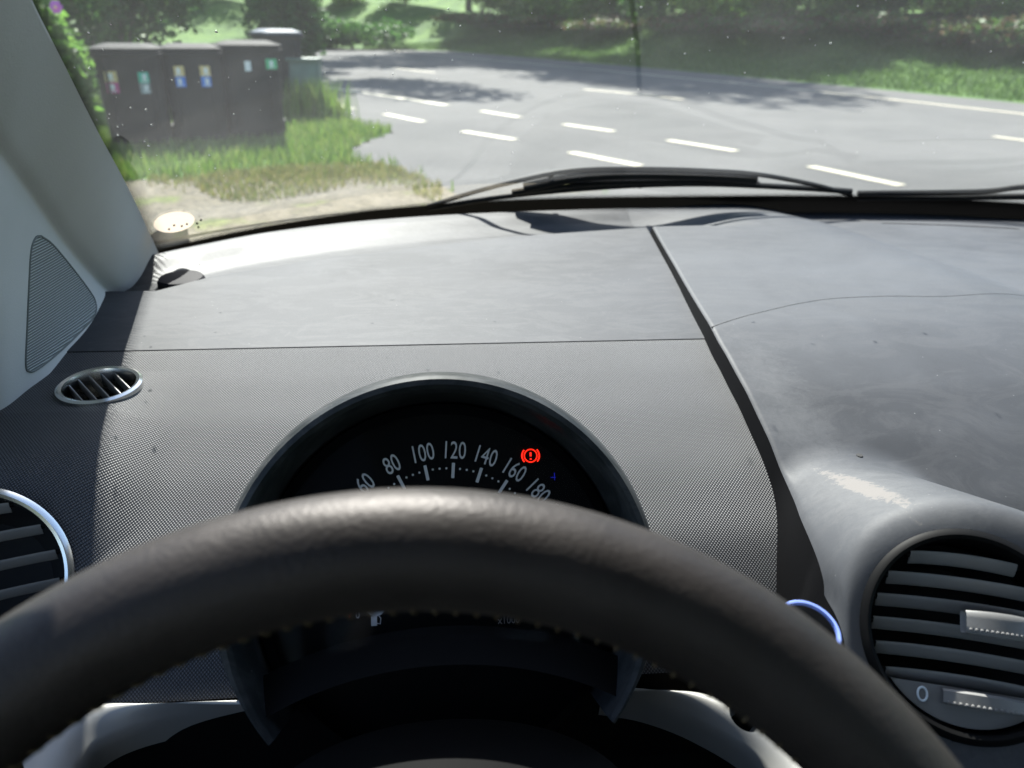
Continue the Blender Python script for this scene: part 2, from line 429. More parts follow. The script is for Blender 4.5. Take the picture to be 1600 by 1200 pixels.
# smooth top pad, its far edge rounds down to the defroster channel
def Hpad(x, y):
    return B(y) + .0005
def pad_y1(u): return 0
V = []; nu, nv = 160, 70; XLP = -.375
for j in range(nv):
    for i in range(nu):
        u = i / (nu - 1); v = j / (nv - 1)
        xr = XG(YCR + (GTOP.y - YCR) * v) - .001
        x = XL + (xr - XL) * u
        yt = YT(x)
        y = YCR + .001 + (yt - YCR) * min(v * 1.03, 1)
        z = Hpad(x, y)
        if v * 1.03 > 1: y = yt + .002 * min(1, (v * 1.03 - 1) / .03); z -= .011 * (v * 1.03 - 1) / .03
        if j == 0: z -= .03
        if j == 1: y = YCR + .001; z = Hpad(x, y)
        V.append((x, y, z))
mesh('top_pad', V, [(j * nu + i, j * nu + i + 1, (j + 1) * nu + i + 1, (j + 1) * nu + i) for j in range(nv - 1) for i in range(nu - 1)], M['pad'], dash, sharp=40)
# defroster channel between pad and glass
V = []; nu, nv = 170, 60
prof = [(0, -.012), (.12, -.011), (.3, -.014), (.45, -.015), (.62, -.010), (.78, .0), (.92, .003), (1, -.004)]
px_ = [a for a, _ in prof]; pz_ = [b for _, b in prof]
vv = np.linspace(0, 1, 200); zz = np.convolve(np.pad(np.interp(vv, px_, pz_), 12, mode='edge'), np.hanning(25) / np.hanning(25).sum(), 'valid')
def CHZ(x, y):
    a = YT(x) - .004; b = max(min(YF(x), GB(x) - .012), a + .03)
    return B(y) + float(np.interp((y - a) / (b - a), vv, zz))
for j in range(nv):
    for i in range(nu):
        u = i / (nu - 1); v = j / (nv - 1); x = XL + (GTOP.x + .001 - XL) * u
        a = YT(x) - .004; b = max(min(YF(x), GB(x) - .012), a + .03)
        y = a + (b - a) * v
        V.append((x, y, CHZ(x, y)))
mesh('defroster_channel', V, [(j * nu + i, j * nu + i + 1, (j + 1) * nu + i + 1, (j + 1) * nu + i) for j in range(nv - 1) for i in range(nu - 1)],
     mat_pad('channel_plastic', (.026, .027, .030), .5, SPEC=.14), dash)
# centre section with hump over its vent, reaches across to the passenger side
V = []; nu, nv = 260, 230
ys = np.concatenate([np.linspace(.17, .46, 130), np.linspace(.46, 1.0, 100)[1:]]); nv = len(ys)
for j in range(nv):
    yb = ys[j]
    for i in range(nu):
        u = i / (nu - 1); x0 = XG(yb) if yb <= GTOP.y else GTOP.x
        x = x0 + (1.15 - x0) * u ** 1.35
        yf = min(YF(x), GB(min(x, 1.1)) - .012)
        y = yb if yb < .6 else .6 + (yb - .6) / .4 * (yf - .6)
        if yb >= .6: x0 = XG(min(y, GTOP.y)); x = x0 + (1.15 - x0) * u ** 1.35
        z = Hctr(x, y)
        if y > GTOP.y: z -= .004 * sstep(GTOP.y + .08, GTOP.y + .15, y)
        e = (x - x0) / .003
        if e < 1: z -= .0015 * (1 - e) ** 2
        if y > GTOP.y: k_ = (1 - sstep(0, .16, x - GTOP.x)) * sstep(GTOP.y, GTOP.y + .012, y); z = z * (1 - k_) + CHZ(GTOP.x, y) * k_
        V.append(Vector((x, y, z)))
sk = in_vent(VC, VN, RV)
Fc = []
for j in range(nv - 1):
    for i in range(nu - 1):
        f = (j * nu + i, j * nu + i + 1, (j + 1) * nu + i + 1, (j + 1) * nu + i)
        if sk(sum((V[k] for k in f), Vector()) / 4): continue
        Fc.append(f)
cs = mesh('centre_section', V, Fc, M['ctr'], dash)
# side wall of the centre section, its shade put into the colour
def wallp(u, v):
    y = .19 + (GTOP.y - .19) * u
    x = XG(min(y, GTOP.y))
    zt = Hctr(x, y) - .0015; zb = (Htex(x, y) if y < YCR else B(y)) - .012 if y > YBOT else zt - .06
    sl = .005 + .004 * sstep(.95, .4, y)
    return Vector((x + .0005 - sl * v, y, zt + (zb - zt) * v))
MB().grid(wallp, 140, 6).build('centre_wall', M['wall'], dash)
# seam lines
def seam(name, pts, H, r=.0007, parent=dash, n=8):
    P = catmull([onsurf(a, b, H) for a, b in pts], n); P = [Vector((p.x, p.y, H(p.x, p.y) - r * .35)) for p in P]
    return MB().tube(P, r, 6).build(name, M['vblack'], parent)
seam('panel_seam', [(1112, 511), (1180, 490), (1280, 469), (1380, 463), (1500, 462), (1640, 468)], Hctr, .0005)
seam('light_slot', [(1378, 349), (1450, 351), (1520, 354), (1592, 358)], lambda x, y: Hctr(x, y) - (.004 * sstep(GTOP.y + .08, GTOP.y + .15, y)), .0016)
P = onsurf(1343, 712, Hctr); MB().lathe(P, (0, 0, 1), [(.0001, .0006), (.0022, .0005), (.0024, -.0006)], 16).build('scuff_mark', M['vblack'], dash)
# sun sensor cap, a dark round button by the pillar
P = onsurf(283, 434, lambda x, y: B(y)); P.z = B(P.y) - .013
MB().lathe(P, (0, -.05, 1), [(.0001, .0155), (.016, .0152), (.0215, .0140), (.0235, .011), (.0245, -.01)], 40).build('sensor_cap', simple('sensor_black', (.010, .009, .012), .7, spec=.15), dash)
# silver trim ledge and black lower panel
def ledge(name, pts_top, pts_bot):
    zt = ZB + .001
    T = catmull([ground(a, b, zt) for a, b in pts_top], 8); Bt = catmull([ground(a, b, zt - .012) for a, b in pts_bot], 8)
    def fn(u, v):
        f = u * (len(T) - 1); i = min(int(f), len(T) - 2); t = T[i].lerp(T[i + 1], f - i); b = Bt[i].lerp(Bt[i + 1], f - i)
        if v < .9: q = t.lerp(b, v / .9); q.z += .006 * math.sin(v / .9 * math.pi); return q
        return b + Vector((0, .004, -.02)) * ((v - .9) / .1)
    MB().grid(fn, 60, 16).build(name, M['silver'], dash)
ledge('silver_trim', [(20, 1150), (70, 1128), (130, 1100), (260, 1100), (410, 1101)], [(70, 1290), (112, 1215), (160, 1160), (260, 1126), (410, 1107)])
ledge('silver_trim', [(940, 1080), (1010, 1080), (1100, 1084), (1200, 1130), (1300, 1215)], [(940, 1088), (1010, 1100), (1090, 1130), (1180, 1185), (1230, 1260)])
mb = MB()
mb.grid(lambda u, v: Vector((XL + (.21 - XL) * u, ybot(XL + (.21 - XL) * u) + .001 - .004 * v, ZB - .068 * v)), 80, 4)
mb.grid(lambda u, v: Vector((-.5 + 1.1 * u, .345 - .09 * v - .06 * v * v, .79 - .35 * v)), 20, 12)
mb.grid(lambda u, v: Vector((-.5 + 1.8 * u, .30, .70 - .6 * v)), 4, 4)
mb.grid(lambda u, v: Vector((.2 + 1.1 * u, .175, .83 - .5 * v)), 4, 4)
mb.build('lower_panel', M['black'], dash)

# ---- instrument cluster
PX = Vector((1, 0, 0)); TA = math.radians(30)
PU = Vector((0, math.sin(TA), math.cos(TA))); PN = Vector((0, -math.cos(TA), math.sin(TA)))
PC = onplane(690, 932, Vector((0, .322, .925)), PN); PC = Vector((PC.x, PC.y, PC.z))
def ringpt(c, r, th, ax=0):   # th from the top, clockwise
    return c + (PX * math.sin(th) + PU * math.cos(th)) * r + PN * ax
clus = empty('instrument_cluster', PC, parent=car)
# profile across the hood: (radius, offset along PN)
hp = [(.104, -.060), (.107, -.03), (.109, -.008), (.1105, -.001), (.1125, .002), (.1155, .0015), (.1180, -.003), (.1205, -.012), (.1225, -.028), (.125, -.055), (.128, -.095), (.131, -.13), (.132, -.16)]
def hood(u, v):
    th = math.radians(-128 + 256 * u); k = v * (len(hp) - 1); i = min(int(k), len(hp) - 2); f = k - i
    r = hp[i][0] * (1 - f) + hp[i + 1][0] * f; a = hp[i][1] * (1 - f) + hp[i + 1][1] * f
    e = sstep(95, 128, abs(math.degrees(th)))
    if r > .1125: r = .1125 + (r - .1125) * (1 - .55 * e)
    return ringpt(PC, r, th, a)
MB().grid(hood, 140, 49).build('hood', M['hood'], clus)
mb = MB(); DC = PC - PN * .046
mb.lathe(DC, PN, [(.0001, 0), (.106, 0)], 72)
mb.build('dial_face', M['dial'], clus)
mb = MB(); mb.lathe(DC, PN, [(.106, -.02), (.106, .0), (.104, .012), (.098, .016)], 72); mb.build('dial_surround', M['black'], clus)
GC = PC - PN * .028
def dome_glass(u, v):
    return ringpt(GC, .104 * v, 2 * math.pi * u, .010 * (1 - v * v))
MB().grid(dome_glass, 64, 14, closeu=True).build('dial_glass', M['dialglass'], clus)
FD = DC + PN * .0006
def dialpt(px, py): return onplane(px, py, FD, PN)
def text(name, s, px, py, hpx, mat, parent, rot=0, c=FD, n=PN, xd=PX, ext=.0001, offy=0, sx=.72, P=None):
    cu = bpy.data.curves.new(name, 'FONT'); cu.body = s; cu.align_x = 'CENTER'; cu.align_y = 'CENTER'; cu.extrude = ext
    if P is None: P = onplane(px, py, c, n); 
    dist = (P - CPOS).length; size = hpx * dist / FPX / .70
    cu.size = size; cu.offset = 0; cu.resolution_u = 3
    o = bpy.data.objects.new(name, cu); yd = n.cross(xd)
    X = xd * math.cos(rot) - yd * math.sin(rot); Y = n.cross(X)
    mw = Matrix(((X.x * sx, Y.x, n.x, P.x), (X.y * sx, Y.y, n.y, P.y), (X.z * sx, Y.z, n.z, P.z), (0, 0, 0, 1)))
    COL.objects.link(o); dg = bpy.context.evaluated_depsgraph_get()
    me = bpy.data.meshes.new_from_object(o.evaluated_get(dg)); COL.objects.unlink(o); bpy.data.objects.remove(o)
    me.transform(mw); me.materials.clear(); me.materials.append(mat); me.name = name
    return link(bpy.data.objects.new(name, me), parent)
E0 = dialpt(708, 735); E1 = dialpt(628, 753); E2 = dialpt(787, 761)
# circle through the three ticks, in the dial plane
def c2(p): d = p - FD; return (d.dot(PX), d.dot(PU))
(ax, ay), (bx, by), (cx_, cy_) = c2(E1), c2(E0), c2(E2)
Dd = 2 * (ax * (by - cy_) + bx * (cy_ - ay) + cx_ * (ay - by))
ux = ((ax * ax + ay * ay) * (by - cy_) + (bx * bx + by * by) * (cy_ - ay) + (cx_ * cx_ + cy_ * cy_) * (ay - by)) / Dd
uy = ((ax * ax + ay * ay) * (cx_ - bx) + (bx * bx + by * by) * (ax - cx_) + (cx_ * cx_ + cy_ * cy_) * (bx - ax)) / Dd
SC = FD + PX * ux + PU * uy; SR = math.hypot(bx - ux, by - uy)
th0 = math.atan2(bx - ux, by - uy); dth = (math.atan2(cx_ - ux, cy_ - uy) - math.atan2(ax - ux, ay - uy)) / 4
tk = MB()
for k in range(-6, 7):
    th = th0 + dth * k; a = ringpt(SC, SR, th, .0003); t = (PX * math.cos(th) - PU * math.sin(th)); r_ = (PX * math.sin(th) + PU * math.cos(th))
    tk.add([a + t * .0009 - r_ * .0045, a + t * .0009 + r_ * .0045, a - t * .0009 + r_ * .0045, a - t * .0009 - r_ * .0045], [(0, 1, 2, 3)])
    for q in (.25, .5, .75):
        if k < 6: tk.disc(ringpt(SC, SR + .0012, th0 + dth * (k + q), .0003), PN, .00065, 10)
tk.build('scale_marks', M['white'], clus, smooth=False)
for k, s in enumerate(['0', '20', '40', '60', '80', '100', '120', '140', '160', '180', '200', '220', '240']):
    th = th0 + dth * (k - 6); R_ = SR + .0115
    P = ringpt(SC, R_, th, .0003)
    text('numeral', s, 0, 0, 27, M['white'], clus, rot=th * .95, P=P, sx=.66)
# lower read-out: fuel pump sign, reserve mark, rev counter note
text('numeral', '0', 559, 961, 11, M['white'], clus, sx=.8)
text('numeral', 'x1000', 795, 969, 11, M['white2'], clus, sx=.85)
a = dialpt(541, 951); b_ = dialpt(546, 966); c_ = dialpt(553, 953)
MB().add([a + PN * .0003, b_ + PN * .0003, c_ + PN * .0003], [(0, 1, 2)]).build('reserve_mark', M['redp'], clus, smooth=False)
mb = MB(); a = dialpt(587, 947); mb.disc(a + PN * .0004, PN, .0058, 28); mb.build('fuel_gauge_hub', simple('hub_grey', (.35, .36, .38), .4), clus, smooth=False)
fp = MB(); a = dialpt(586, 971) + PN * .0004
fp.add([a + PX * x + PU * y for x, y in ((-.0022, -.0024), (.0012, -.0024), (.0012, .003), (-.0022, .003))], [(0, 1, 2, 3)])
fp.tube([a + PX * .0012 + PU * -.001, a + PX * .003 + PU * -.0015, a + PX * .0034 + PU * .0018, a + PX * .0024 + PU * .003], .0003, 6)
fp.build('fuel_pump_sign', M['white'], clus, smooth=False)
# reset stem
a = dialpt(690, 1012); MB().lathe(a, PN, [(.0001, .022), (.003, .0215), (.0037, .018), (.0037, 0)], 20).build('reset_pin', M['black'], clus)
# red brake warning light: ring with brackets and exclamation mark
wl = MB(); a = dialpt(829, 712) + PN * .0005
u9 = lambda x, y: a + PX * x + PU * y
RW = .0038
wl.tube([u9(RW * math.cos(t), RW * math.sin(t)) for t in np.linspace(0, 2 * math.pi, 40)], .00042, 6)
for sgn in (1, -1):
    wl.tube([u9(sgn * 1.38 * RW * math.cos(t), 1.38 * RW * math.sin(t)) for t in np.linspace(-.75, .75, 14)], .0005, 6)
wl.tube([u9(0, .0021), u9(0, -.0004)], .0006, 8); wl.tube([u9(0, -.0015), u9(0, -.0024)], .0006, 8)
wl.build('brake_warning_light', M['red'], clus)
bl = MB(); a = dialpt(866, 745) + PN * .0005; bl.add([a + PX * x + PU * y for x, y in ((-.0022, -.0005), (.0008, -.0005), (.0008, -.0001), (-.0022, -.0001))], [(0, 1, 2, 3)])
bl.add([a + PX * x + PU * y for x, y in ((-.0001, -.002), (.0003, -.002), (.0003, .0024), (-.0001, .0024))], [(0, 1, 2, 3)]); bl.build('blue_tell_tale', M['blue'], clus, smooth=False)

# ---- steering wheel and column
WC = Vector((-.0163, .0761, .9283)); WT = math.radians(36.56); WR, Wr = .1715, .0171
WU = Vector((0, math.sin(WT), math.cos(WT))); WN = Vector((0, -math.cos(WT), math.sin(WT)))
def wp(R, th, ax=0): return WC + (PX * math.sin(th) + WU * math.cos(th)) * R + WN * ax
sw = empty('steering_wheel', WC, parent=car)
def rim(u, v):
    th = 2 * math.pi * u; ph = 2 * math.pi * v
    r = Wr * (1 + .0 * math.cos(ph) ** 2 + .006 * math.sin(5 * th) * math.sin(ph + 1) + .004 * math.sin(13 * th + 2 * ph))
    g = math.exp(-(((ph - 2.98 + math.pi) % (2 * math.pi) - math.pi) / .10) ** 2); r -= .0011 * g      # stitched groove on the inner side
    return wp(WR + r * math.cos(ph), th, r * math.sin(ph))
MB().grid(rim, 400, 60, closeu=True, closev=True).build('rim', M['leather'], sw)
st = MB()
NS = 170
for k in range(NS):
    th = 2 * math.pi * k / NS
    ph = 2.98; r = Wr * 1.0
    a = lambda dp, dt, dr=0: wp(WR + (r + dr) * math.cos(ph + dp), th + dt, (r + dr) * math.sin(ph + dp))
    st.tube([a(-.13, -.004), a(-.05, -.0015, .0004), a(.05, .0015, .0004), a(.13, .004)], .00032, 6)
so_ = st.build('stitching', M['thread'], sw)
mb = MB()
mb.lathe(WC, WN, [(.0001, -.01), (.05, -.012), (.078, -.022), (.085, -.035), (.08, -.06), (.06, -.09)], 48); mb.build('hub', M['black'], sw)
for aa in (100, -100, 180):
    th = math.radians(aa)
    def sp(u, v):
        R_ = .07 + .095 * u; wd = .030 - .010 * math.sin(u * math.pi / 2) ; t = 2 * math.pi * v
        c = wp(R_, th, -.03 + .028 * u); tt = (PX * math.cos(th) - WU * math.sin(th))
        return c + tt * wd * math.cos(t) + WN * .009 * math.sin(t)
    MB().grid(sp, 12, 24, closev=True).build('spoke', M['black'], sw)
# column shroud
def shroud(u, v):
    c = (WC - WN * .05).lerp(PC + PU * -.135 - PN * .0, v); t = math.pi * (u * 1.2 - .1)
    wdt = .055 + .05 * v; ht = .05 + .022 * v
    return c + PX * wdt * math.cos(t) + PU * (ht * math.sin(t) ** .8 if math.sin(t) > 0 else ht * math.sin(t))
MB().grid(shroud, 60, 30).build('column_shroud', M['black'], car)
def lip(u, v):
    th = math.radians(-33 + 66 * u); c = PC - PU * .175
    R_ = .138 + .016 * v; return c + (PX * math.sin(th) * 1.25 + PU * math.cos(th)) * R_ - PN * (.006 + .02 * v)
MB().grid(lip, 50, 5).build('cluster_lip', M['black'], clus)

# ---- air vents
def vent(name, c, n, R, nsl, bez_mat, slat_tilt, roll=0, panel=False, bezr=.0036, knob=True, label=None):
    e = empty('air_vent', c, parent=car)
    if label: e['label'] = label
    side = Vector((0, 0, 1)).cross(n).normalized(); up = n.cross(side).normalized()
    X = side * math.cos(roll) + up * math.sin(roll); U = n.cross(X)
    L = lambda x, y, z=0: c + X * x + U * y + n * z
    MB().lathe(c, n, [(R + .0015, -.008), (R + .0015, .0005), (R, .0022), (R - bezr * .5, .003), (R - bezr, .0018), (R - bezr - .0006, -.004), (R - bezr - .001, -.030)], 96).build('bezel', bez_mat, e)
    mb = MB(); mb.lathe(c, n, [(R, -.006), (R - .004, -.03), (R * .7, -.05), (.0001, -.055)], 48); mb.build('duct', M['vblack'], e)
    ri = R - bezr - .0012
    y0, y1 = (-.62 if panel else -.86) * ri, .80 * ri
    for k in range(nsl):
        y = y0 + (y1 - y0) * (k + (.4 if panel else 0)) / (nsl - 1 + (.4 if panel else 0)); hw = math.sqrt(max(ri * ri - y * y, 0)) * .97 - .001
        mb = MB()
        ct, st_ = math.cos(slat_tilt), math.sin(slat_tilt)
        for j in range(1):
            def fn(u, v):
                s = -1 + 2 * u; t = 2 * math.pi * v
                wdt = .092 * ri; bow = -.003 * s * s
                a, b = wdt * math.cos(t), .0009 * math.sin(t)
                return L(s * hw, y + a * st_ + b * ct + bow * .5, -.009 + a * ct - b * st_)
            mb.grid(fn, 30, 14, closev=True)
        mb.build('slat', M['slat'], e)
        if abs(y) < .9 * ri:
            for s in (-1, 1): MB().tube([L(s * hw * .97, y, -.009), L(s * (hw + .002), y, -.009)], .0016, 10).build('slat_pivot', M['black'], e)
    return e, L, ri
cv, LC, ri = vent('centre', VC, VN, RV, 6, M['black'], math.radians(50), panel=True, label='large round centre air vent with black rim and grey slats')
# closing panel with its wheel and 0 mark
Yp = -.60 * ri
seg = [(x, y) for x, y in [((ri - .001) * math.sin(t), -(ri - .001) * math.cos(t)) for t in np.linspace(-math.acos(.60), math.acos(.60), 40)]]
mb = MB(); top = [LC(x, y, -.003) for x, y in seg]; bot = [LC(x, y, -.014) for x, y in seg]
nn = len(seg); mb.add(top + bot, [tuple(range(nn))] + [(i, (i + 1) % nn, nn + (i + 1) % nn, nn + i) for i in range(nn)])
mb.build('closing_panel', M['slat'], cv, sharp=30)
def thumb(name, cx, cy, R, wdt, parent, L, ax0=-.004, bumps=13, h=.010):
    mb = MB()
    def fn(u, v):
        s = -1 + 2 * u; t = math.pi * 2 * v; 
        w2 = h * .5; a = max(-1, min(1, 1.25 * math.cos(t))); b = max(-1, min(1, 1.25 * math.sin(t)))
        return L(cx + s * wdt, cy + a * w2 * (1 - .1 * s * s), ax0 + b * .004 + R * (1 - s * s) * .6)
    mb.grid(fn, 24, 20, closev=True)
    mb.build(name, M['slat'], parent)
    mb = MB()
    for k in range(bumps):
        s = -1 + 2 * (k + .5) / bumps
        for q in (-.6,):
            P = L(cx + s * wdt * .95, cy + q * h * .5, ax0 + .004 + R * (1 - s * s) * .6)
            mb.lathe(P, (LC(0, 0, 1) - LC(0, 0, 0)), [(.0009, 0), (.0007, .0006), (.0001, .0009)], 8)
    mb.build('grip_ribs', M['chrome'] if False else M['slat'], parent)
def lp(px, py, ax=0):
    p = onplane(px, py, VC + VN * ax, VN); d = p - VC; X = (LC(1, 0) - LC(0, 0)); U = (LC(0, 1) - LC(0, 0)); return d.dot(X), d.dot(U)
kx, ky = lp(1556, 978); thumb('direction_knob', kx, ky, .006, .0150, cv, LC, 0, 13, .012)
kx, ky = lp(1538, 1098); thumb('closing_wheel', kx, ky, .006, .0185, cv, LC, -.004, 14, .008)
P = onplane(1441, 1084, VC - VN * .0028, VN)
X_ = LC(1, 0) - LC(0, 0)
mb = MB(); U_ = LC(0, 1) - LC(0, 0)
mb.tube([P + X_ * .0022 * math.cos(t) + U_ * .0032 * math.sin(t) + VN * .0002 for t in np.linspace(0, 2 * math.pi, 30)], .00055, 6); mb.build('closed_mark', simple('mark_print', (.6, .66, .7), .5), cv)
lv, LL, _ = vent('door', VL, VLN, RL, 6, M['chrome'], math.radians(35), label='round door-side air vent with chrome rim')
mb = MB(); mb.box(LL(-.012, -.018, 0), (LL(1, 0) - LL(0, 0)) * .009, (LL(0, 1) - LL(0, 0)) * .006, VLN * .005, .0015); mb.build('direction_knob', M['slat'], lv)
# small side defroster vent lying in the dash top
Hn = SVn; SVc = SVc + SVn * .002
sv = empty('side_window_vent', SVc, parent=car); sv['label'] = 'small oval chrome-ringed vent let into the dash top beside the pillar'
R_ = .0292
MB().lathe(SVc, Hn, [(R_ + .0005, -.010), (R_, .0015), (R_ - .002, .0028), (R_ - .0042, .002), (R_ - .005, -.001), (R_ - .0055, -.02)], 72).build('ring', M['chrome'], sv)
MB().lathe(SVc, Hn, [(R_ - .003, -.004), (R_ - .004, -.03), (.0001, -.035)], 48).build('duct', M['vblack'], sv)
xs = Vector((1, 0, 0)); xs = (xs - Hn * xs.dot(Hn)).normalized(); ysv = Hn.cross(xs)
dr = (xs * .62 - ysv * .78).normalized(); pr = Hn.cross(dr)
for k in range(5):
    o_ = (-.66 + 1.32 * k / 4) * (R_ - .005); hw = math.sqrt((R_ - .005) ** 2 - o_ ** 2)
    MB().box(SVc + pr * o_ - Hn * .005, dr * hw, pr * .0005, Hn * .004, .0002).build('louvre', M['slat'], sv)

def onglass(px, py, off=.004):
    best = None; d = ray(px, py)
    lo, hi = .2, 2.0
    def f(a):
        p = CPOS + d * a; x0 = p.x
        for _ in range(12):
            L = (p.z - .938) / .50; x0 = .4 + (p.x - .4) / (1 - .36 * L)
        return p.y - (GB(x0) - .90 * L)
    for _ in range(50):
        m = (lo + hi) / 2
        if f(m) < 0: lo = m
        else: hi = m
    return CPOS + d * (lo - off)
# ---- grey pillar trim with its grille
def pp(px, py, y): d = ray(px, py); return CPOS + d * (y / d.y)
E1PX = [(251, 402), (205, 303), (150, 200), (100, 100), (50, 0), (10, -100), (-30, -225)]
E1 = [min((pp(a, b, y), onglass(a, b, .014)), key=lambda p: (p - CPOS).length) for (a, b), y in zip(E1PX, (.955, .815, .675, .54, .425, .36, .30))]
E2 = [pp(222, 455, .86), pp(190, 470, .80), pp(118, 395, .68), pp(50, 300, .57), pp(0, 235, .49), pp(-60, 165, .42), pp(-150, 60, .35)]
_h = lambda x, y: (Htex(x, y) if y < YCR else B(y)) - .002
E3 = [onsurf(214, 459, _h), onsurf(165, 502, _h), onsurf(90, 575, _h), onsurf(45, 612, _h), onsurf(0, 645, _h), pp(-60, 690, .49), pp(-150, 730, .42)]
E1, E2, E3 = (catmull(e_, 10) for e_ in (E1, E2, E3))
EX = catmull([onglass(a - 12, b, .004) for a, b in E1PX], 10); EY = [p + Vector((-.14, .06, -.02)) for p in EX]
NE = len(E1)
cent = sum(E2, Vector()) / NE
def pil(u, v):
    i = round(u * (NE - 1))
    if v < .03: return EY[i].lerp(EX[i], v / .03)
    if v < .06: return EX[i].lerp(E1[i], (v - .03) / .03)
    v = (v - .06) / .94
    # smooth blend through three rails, convex at the inner edge, gently hollow at the crease
    if v < .5: p = E1[i].lerp(E2[i], v / .5)
    else: p = E2[i].lerp(E3[i], (v - .5) / .5)
    e = sstep(0, .06, v); p += Vector((-.008, 0, -.002)) * (1 - e) if False else Vector((0, 0, 0))
    b = math.exp(-((v - .5) / .05) ** 2); p += Vector((-.0035, .002, 0)) * b
    p += Vector((.0012, -.001, 0)) * math.sin(min(v / .45, 1) * math.pi)
    return p
ptrim = MB().grid(pil, NE, 101).build('pillar_trim', M['trim'], car, sharp=80)
ptrim['label'] = 'light grey pillar trim with triangular grille'
# grille: fine ribs over a rounded triangle, lying on the lower facet
from mathutils.bvhtree import BVHTree
_bvh = BVHTree.FromPolygons([v.co for v in ptrim.data.vertices], [list(p.vertices) for p in ptrim.data.polygons])
def ontrim(px, py, lift=.0006):
    d = ray(px, py); h = _bvh.ray_cast(CPOS, d)
    return (h[0] if h[0] is not None else pp(px, py, .6)) - d * lift
gpx = catmull([Vector((a, b, 0)) for a, b in [(64, 369), (82, 382), (110, 415), (138, 452), (149, 472), (148, 492), (128, 516), (90, 552), (58, 577), (45, 580), (40, 568), (42, 510), (45, 440), (48, 392), (55, 372), (64, 369)]], 5)[:-1]
gce = sum(gpx, Vector()) / len(gpx); no = len(gpx); KR = 14
V = [ontrim(*(gce.lerp(p, k / KR)).xy) for k in range(1, KR + 1) for p in gpx]
mb = MB(); mb.add(V, [(k * no + i, k * no + (i + 1) % no, (k + 1) * no + (i + 1) % no, (k + 1) * no + i) for k in range(KR - 1) for i in range(no)] + [tuple(range(no))])
out = [ontrim(p.x, p.y, .0002) for p in gpx]
gm, gn_, gb = new_mat('ribbed_grille'); gb.inputs['Roughness'].default_value = .8
co = objco(gn_); spx = N(gn_, 'ShaderNodeSeparateXYZ'); gn_.links.new(co, spx.inputs[0])
wv = math_(gn_, 'SINE', math_(gn_, 'MULTIPLY', math_(gn_, 'ADD', spx.outputs['Z'], math_(gn_, 'MULTIPLY', spx.outputs['Y'], .12)), 2 * math.pi / .0021))
gn_.links.new(ramp(gn_, wv, [(.0, (.16, .175, .17)), (.5, (.44, .46, .45))]), gb.inputs['Base Color']); bump(gn_, wv, .7, .0008, gb)
gr = mb.build('speaker_grille', gm, ptrim, smooth=False)
mb = MB(); mb.tube(out + [out[0]], .0009, 6); mb.build('grille_edge', simple('trim_dark', (.13, .14, .135), .8), ptrim)

# ---- windscreen
gl = MB()
gl.grid(lambda u, v: glass(-.36 + 1.52 * u, 1.0 * v), 90, 50)
ws = gl.build('windscreen', M['glass'], car, sharp=None)
# black edge band along the base, and dotted edge up the left side
def band(name, fn, nu, nv, uvf, mat):
    V = []; uv = []
    for j in range(nv):
        for i in range(nu):
            V.append(fn(i / (nu - 1), j / (nv - 1))); uv.append(uvf(i / (nu - 1), j / (nv - 1)))
    return mesh(name, V, [(j * nu + i, j * nu + i + 1, (j + 1) * nu + i + 1, (j + 1) * nu + i) for j in range(nv - 1) for i in range(nu - 1)], mat, ws, uv=uv)
def bh(x): return interp(x, [-.36, -.30, -.15, 0, .2, .5, .9, 1.2], [.030, .033, .036, .040, .046, .050, .050, .05])
band('black_edge_band', lambda u, v: glass(-.36 + 1.52 * u, -.09 + (bh(-.36 + 1.52 * u) + .09) * v, .002), 120, 8, lambda u, v: (-.001, 0), M['frit'])
band('dotted_edge', lambda u, v: glass(-.36 + 1.52 * u, bh(-.36 + 1.52 * u) + .018 * v, .002), 120, 8, lambda u, v: (.001 + .021 * v, 1.52 * u), M['frit'])
_sp = catmull([Vector((a, b, 0)) for a, b in E1PX], 10)
def sidef(u, v):
    q = _sp[round(u * (len(_sp) - 1))]; return onglass(q.x - 14 + 42 * v, q.y, .003)
band('dotted_edge', sidef, len(_sp), 10, lambda u, v: (-.0045 + .027 * v, .9 * u), M['frit'])
# cowl in front of the glass base, bonnet below it
MB().grid(lambda u, v: Vector((-.42 + 1.64 * u, GB(-.36 + 1.52 * u) + .004 + .16 * v, .944 - .035 * v)), 60, 6).build('cowl', M['paint'], car)
MB().grid(lambda u, v: Vector((-.42 + 1.64 * u, GB(-.36 + 1.52 * u) + .15 + .75 * v * (1 - .3 * (2 * u - 1) ** 2), .912 - .06 * v - .33 * v * v - .06 * (2 * u - 1) ** 2)), 50, 24).build('bonnet', simple('bonnet_paint', (.03, .035, .04), .25), car)
# sticker in the corner of the glass
stm = mat_leaf('faded_sticker', [(.34, .28, .225), (.34, .28, .225)], .7)
def sticker(name, cx, cy, a, b, mat, off):
    return MB().add([onglass(cx + a * math.cos(t), cy + b * math.sin(t) - .12 * a * math.cos(t), off) for t in np.linspace(0, 2 * math.pi, 40)[:-1]], [tuple(range(39))]).build(name, mat, ws, smooth=False)
sticker('round_sticker', 272, 347, 32, 16, stm, .005)
mb = MB()
for a_, b_ in ((262, 358), (270, 352), (282, 353), (290, 350), (306, 349), (312, 344), (308, 355)):
    mb.disc(onglass(a_ + 2, b_, .008), (0, -.6, .2), .0014, 8)
mb.build('sticker_print', M['black'], ws, smooth=False)
